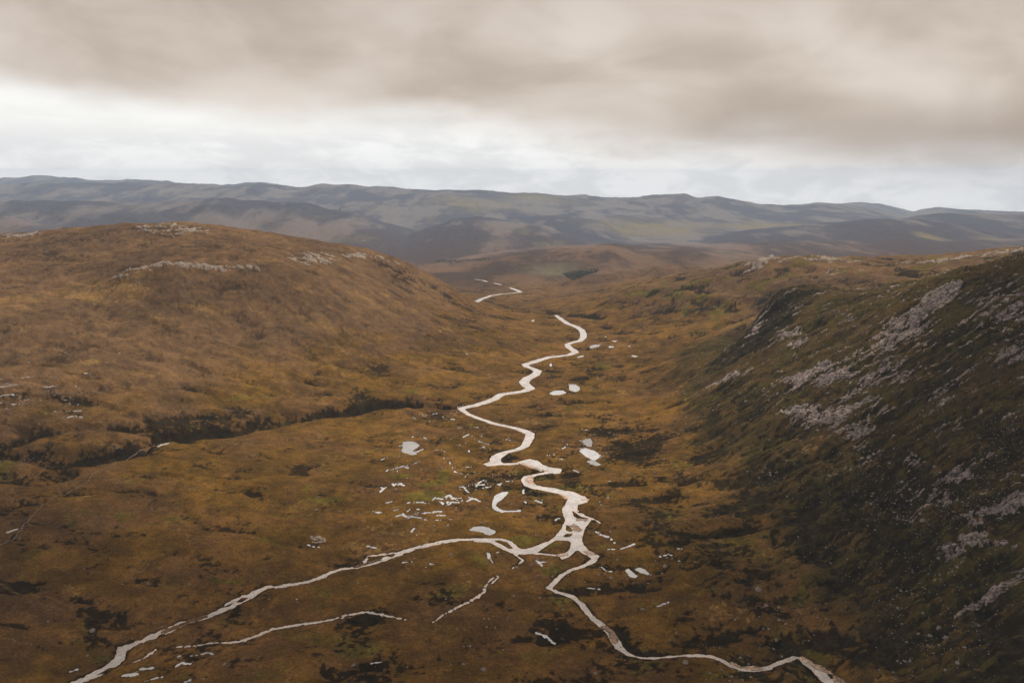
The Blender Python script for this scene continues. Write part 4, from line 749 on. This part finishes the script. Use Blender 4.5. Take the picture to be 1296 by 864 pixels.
# conifer plantations
M_con, t = new_mat('conifer'); pos = t.n('ShaderNodeNewGeometry').outputs['Position']
principled(t, t.mix(t.ramp(t.noise(pos, .05, 3, .6), .35, .65), (.030, .050, .034), (.050, .072, .045)), .95, None, .1)
def forest(polys, step, h0, name, label):
    TV = []; TF = []; base_ = 0
    for pts in polys:
        Wp = np.array([unproj(u, v, Z) for u, v in pts]); x0, y0 = Wp.min(0); x1, y1 = Wp.max(0)
        for y_ in np.arange(y0, y1, step):
            for x_ in np.arange(x0, x1, step):
                xx = x_ + RNG.uniform(-.4, .4) * step; yy = y_ + RNG.uniform(-.4, .4) * step; ins = False
                for i in range(len(Wp)):
                    xa, ya = Wp[i]; xb, yb = Wp[(i + 1) % len(Wp)]
                    if (ya > yy) != (yb > yy) and xx < (xb - xa) * (yy - ya) / (yb - ya) + xa: ins = not ins
                if not ins: continue
                z_ = land(xx, yy); h = h0 * RNG.uniform(.7, 1.2); r = h * RNG.uniform(.2, .28)
                for a, b, q_ in ((.08, .62, 1.0), (.38, 1.0, .7)):
                    for m_ in range(6): TV.append((xx + math.cos(m_ * 1.047) * r * q_, yy + math.sin(m_ * 1.047) * r * q_, z_ + h * a))
                    TV.append((xx, yy, z_ + h * b)); b0 = len(TV) - 7
                    TF += [(b0 + m_, b0 + (m_ + 1) % 6, b0 + 6) for m_ in range(6)]
    o_ = add_mesh(name, np.array(TV), np.array(TF), M_con, smooth=False); o_['kind'] = 'stuff'; o_['label'] = label
forest([[(712,347),(730,342),(758,340),(757,344),(739,350),(728,354)]], 12, 10, 'conifer_plantation', 'dark conifer plantation on the low brown hill beyond the river bend')
forest([[(545,332),(560,329),(620,327),(622,329),(565,334)]], 18, 9, 'conifer_belt', 'thin dark belt of conifers along the far end of the valley')
# footpath
M_path, t = new_mat('path_grit'); pos = t.n('ShaderNodeNewGeometry').outputs['Position']
principled(t, t.mix(t.ramp(t.noise(pos, .5, 4, .7), .4, .6), (.10, .065, .035), (.30, .24, .19)), .9)
def ribbon(pts, wd, name, label):
    Wp = np.array([unproj(u, v, Z) for u, v in pts]); C_ = []
    for a, b in zip(Wp[:-1], Wp[1:]):
        n_ = max(int(np.hypot(*(b - a)) / 4), 1)
        for k in range(n_): C_.append(a + (b - a) * k / n_)
    C_ = np.array(C_); C_[:, 0] += perlin(C_[:, 1] / 22, C_[:, 0] / 22, 8) * 3; T_ = np.gradient(C_, axis=0); T_ /= np.linalg.norm(T_, axis=1)[:, None] + 1e-9; N_ = np.c_[-T_[:, 1], T_[:, 0]]
    wv = wd * (.8 + .5 * perlin(C_[:, 1] / 9, C_[:, 0] / 9, 9))[:, None] / 2
    L_ = C_ + N_ * wv; R_ = C_ - N_ * wv; V = np.concatenate([np.c_[q, bil(Z, q[:, 0], q[:, 1]) + .22] for q in (L_, C_, R_)]); n_ = len(C_)
    Fc = [(i, i + 1, n_ + i + 1, n_ + i) for i in range(n_ - 1)] + [(n_ + i, n_ + i + 1, 2 * n_ + i + 1, 2 * n_ + i) for i in range(n_ - 1)]
    struct(add_mesh(name, V, np.array(Fc), M_path), label)
ribbon([(-20,698),(0,690),(21,678),(38,658),(45,648),(60,636),(85,623),(106,614),(117,603),(118,599),(140,590),(160,582),(180,569),(190,566),(205,562),(214,561)], 1.7, 'footpath', 'faint pale footpath climbing over the moor on the left')

M_shade_cloud, t = new_mat('shade_cloud'); o = t.n('ShaderNodeOutputMaterial'); d_ = t.n('ShaderNodeBsdfDiffuse', Color=(.8, .77, .73, 1)); tr = t.n('ShaderNodeBsdfTranslucent', Color=(.72, .69, .65, 1)); ms = t.n('ShaderNodeMixShader', Fac=.5)
t.L.new(d_.outputs[0], ms.inputs[1]); t.L.new(tr.outputs[0], ms.inputs[2]); t.L.new(ms.outputs[0], o.inputs[0])
gx, gy = np.meshgrid(np.linspace(-5200, 5200, 120), np.linspace(-4200, 2620, 90)); edge = np.minimum(np.minimum(gx + 5200, 5200 - gx), np.minimum(gy + 4200, 2620 - gy)) / 700.0
gy = np.where(gy > 0, gy * (1 + .04 * sstep(300, 1500, gx)), gy)
th_ = np.sqrt(np.clip(edge, 0, 1)); wob = fbm(gx, gy, 900, 4, .55, 81)
gx2 = gx + fbm(gx, gy, 1500, 3, .5, 82) * 500; gy2 = gy + np.minimum(fbm(gx, gy, 1500, 3, .5, 83) * 500, 60)
bot = 1480 - th_ * 110 + wob * 130 * th_; top = 1480 + th_ * 260 + fbm(gx, gy, 700, 4, .55, 84) * 200 * th_
ny_, nx_ = gx.shape; ii = np.arange(ny_ * nx_).reshape(ny_, nx_); q1 = np.stack([ii[:-1, :-1], ii[:-1, 1:], ii[1:, 1:], ii[1:, :-1]], -1).reshape(-1, 4)
o_ = add_mesh('cloud', np.concatenate([np.stack([gx2, gy2, bot], -1).reshape(-1, 3), np.stack([gx2, gy2, top], -1).reshape(-1, 3)]), np.concatenate([q1[:, ::-1], q1 + ny_ * nx_]), M_shade_cloud); o_['kind'] = 'stuff'  # unseen deck above the frame, shaped to shade foreground and right slope
print('GRID', NY, NX, 'pools', len(POOLS), 'Z', Z.min(), Z.max())
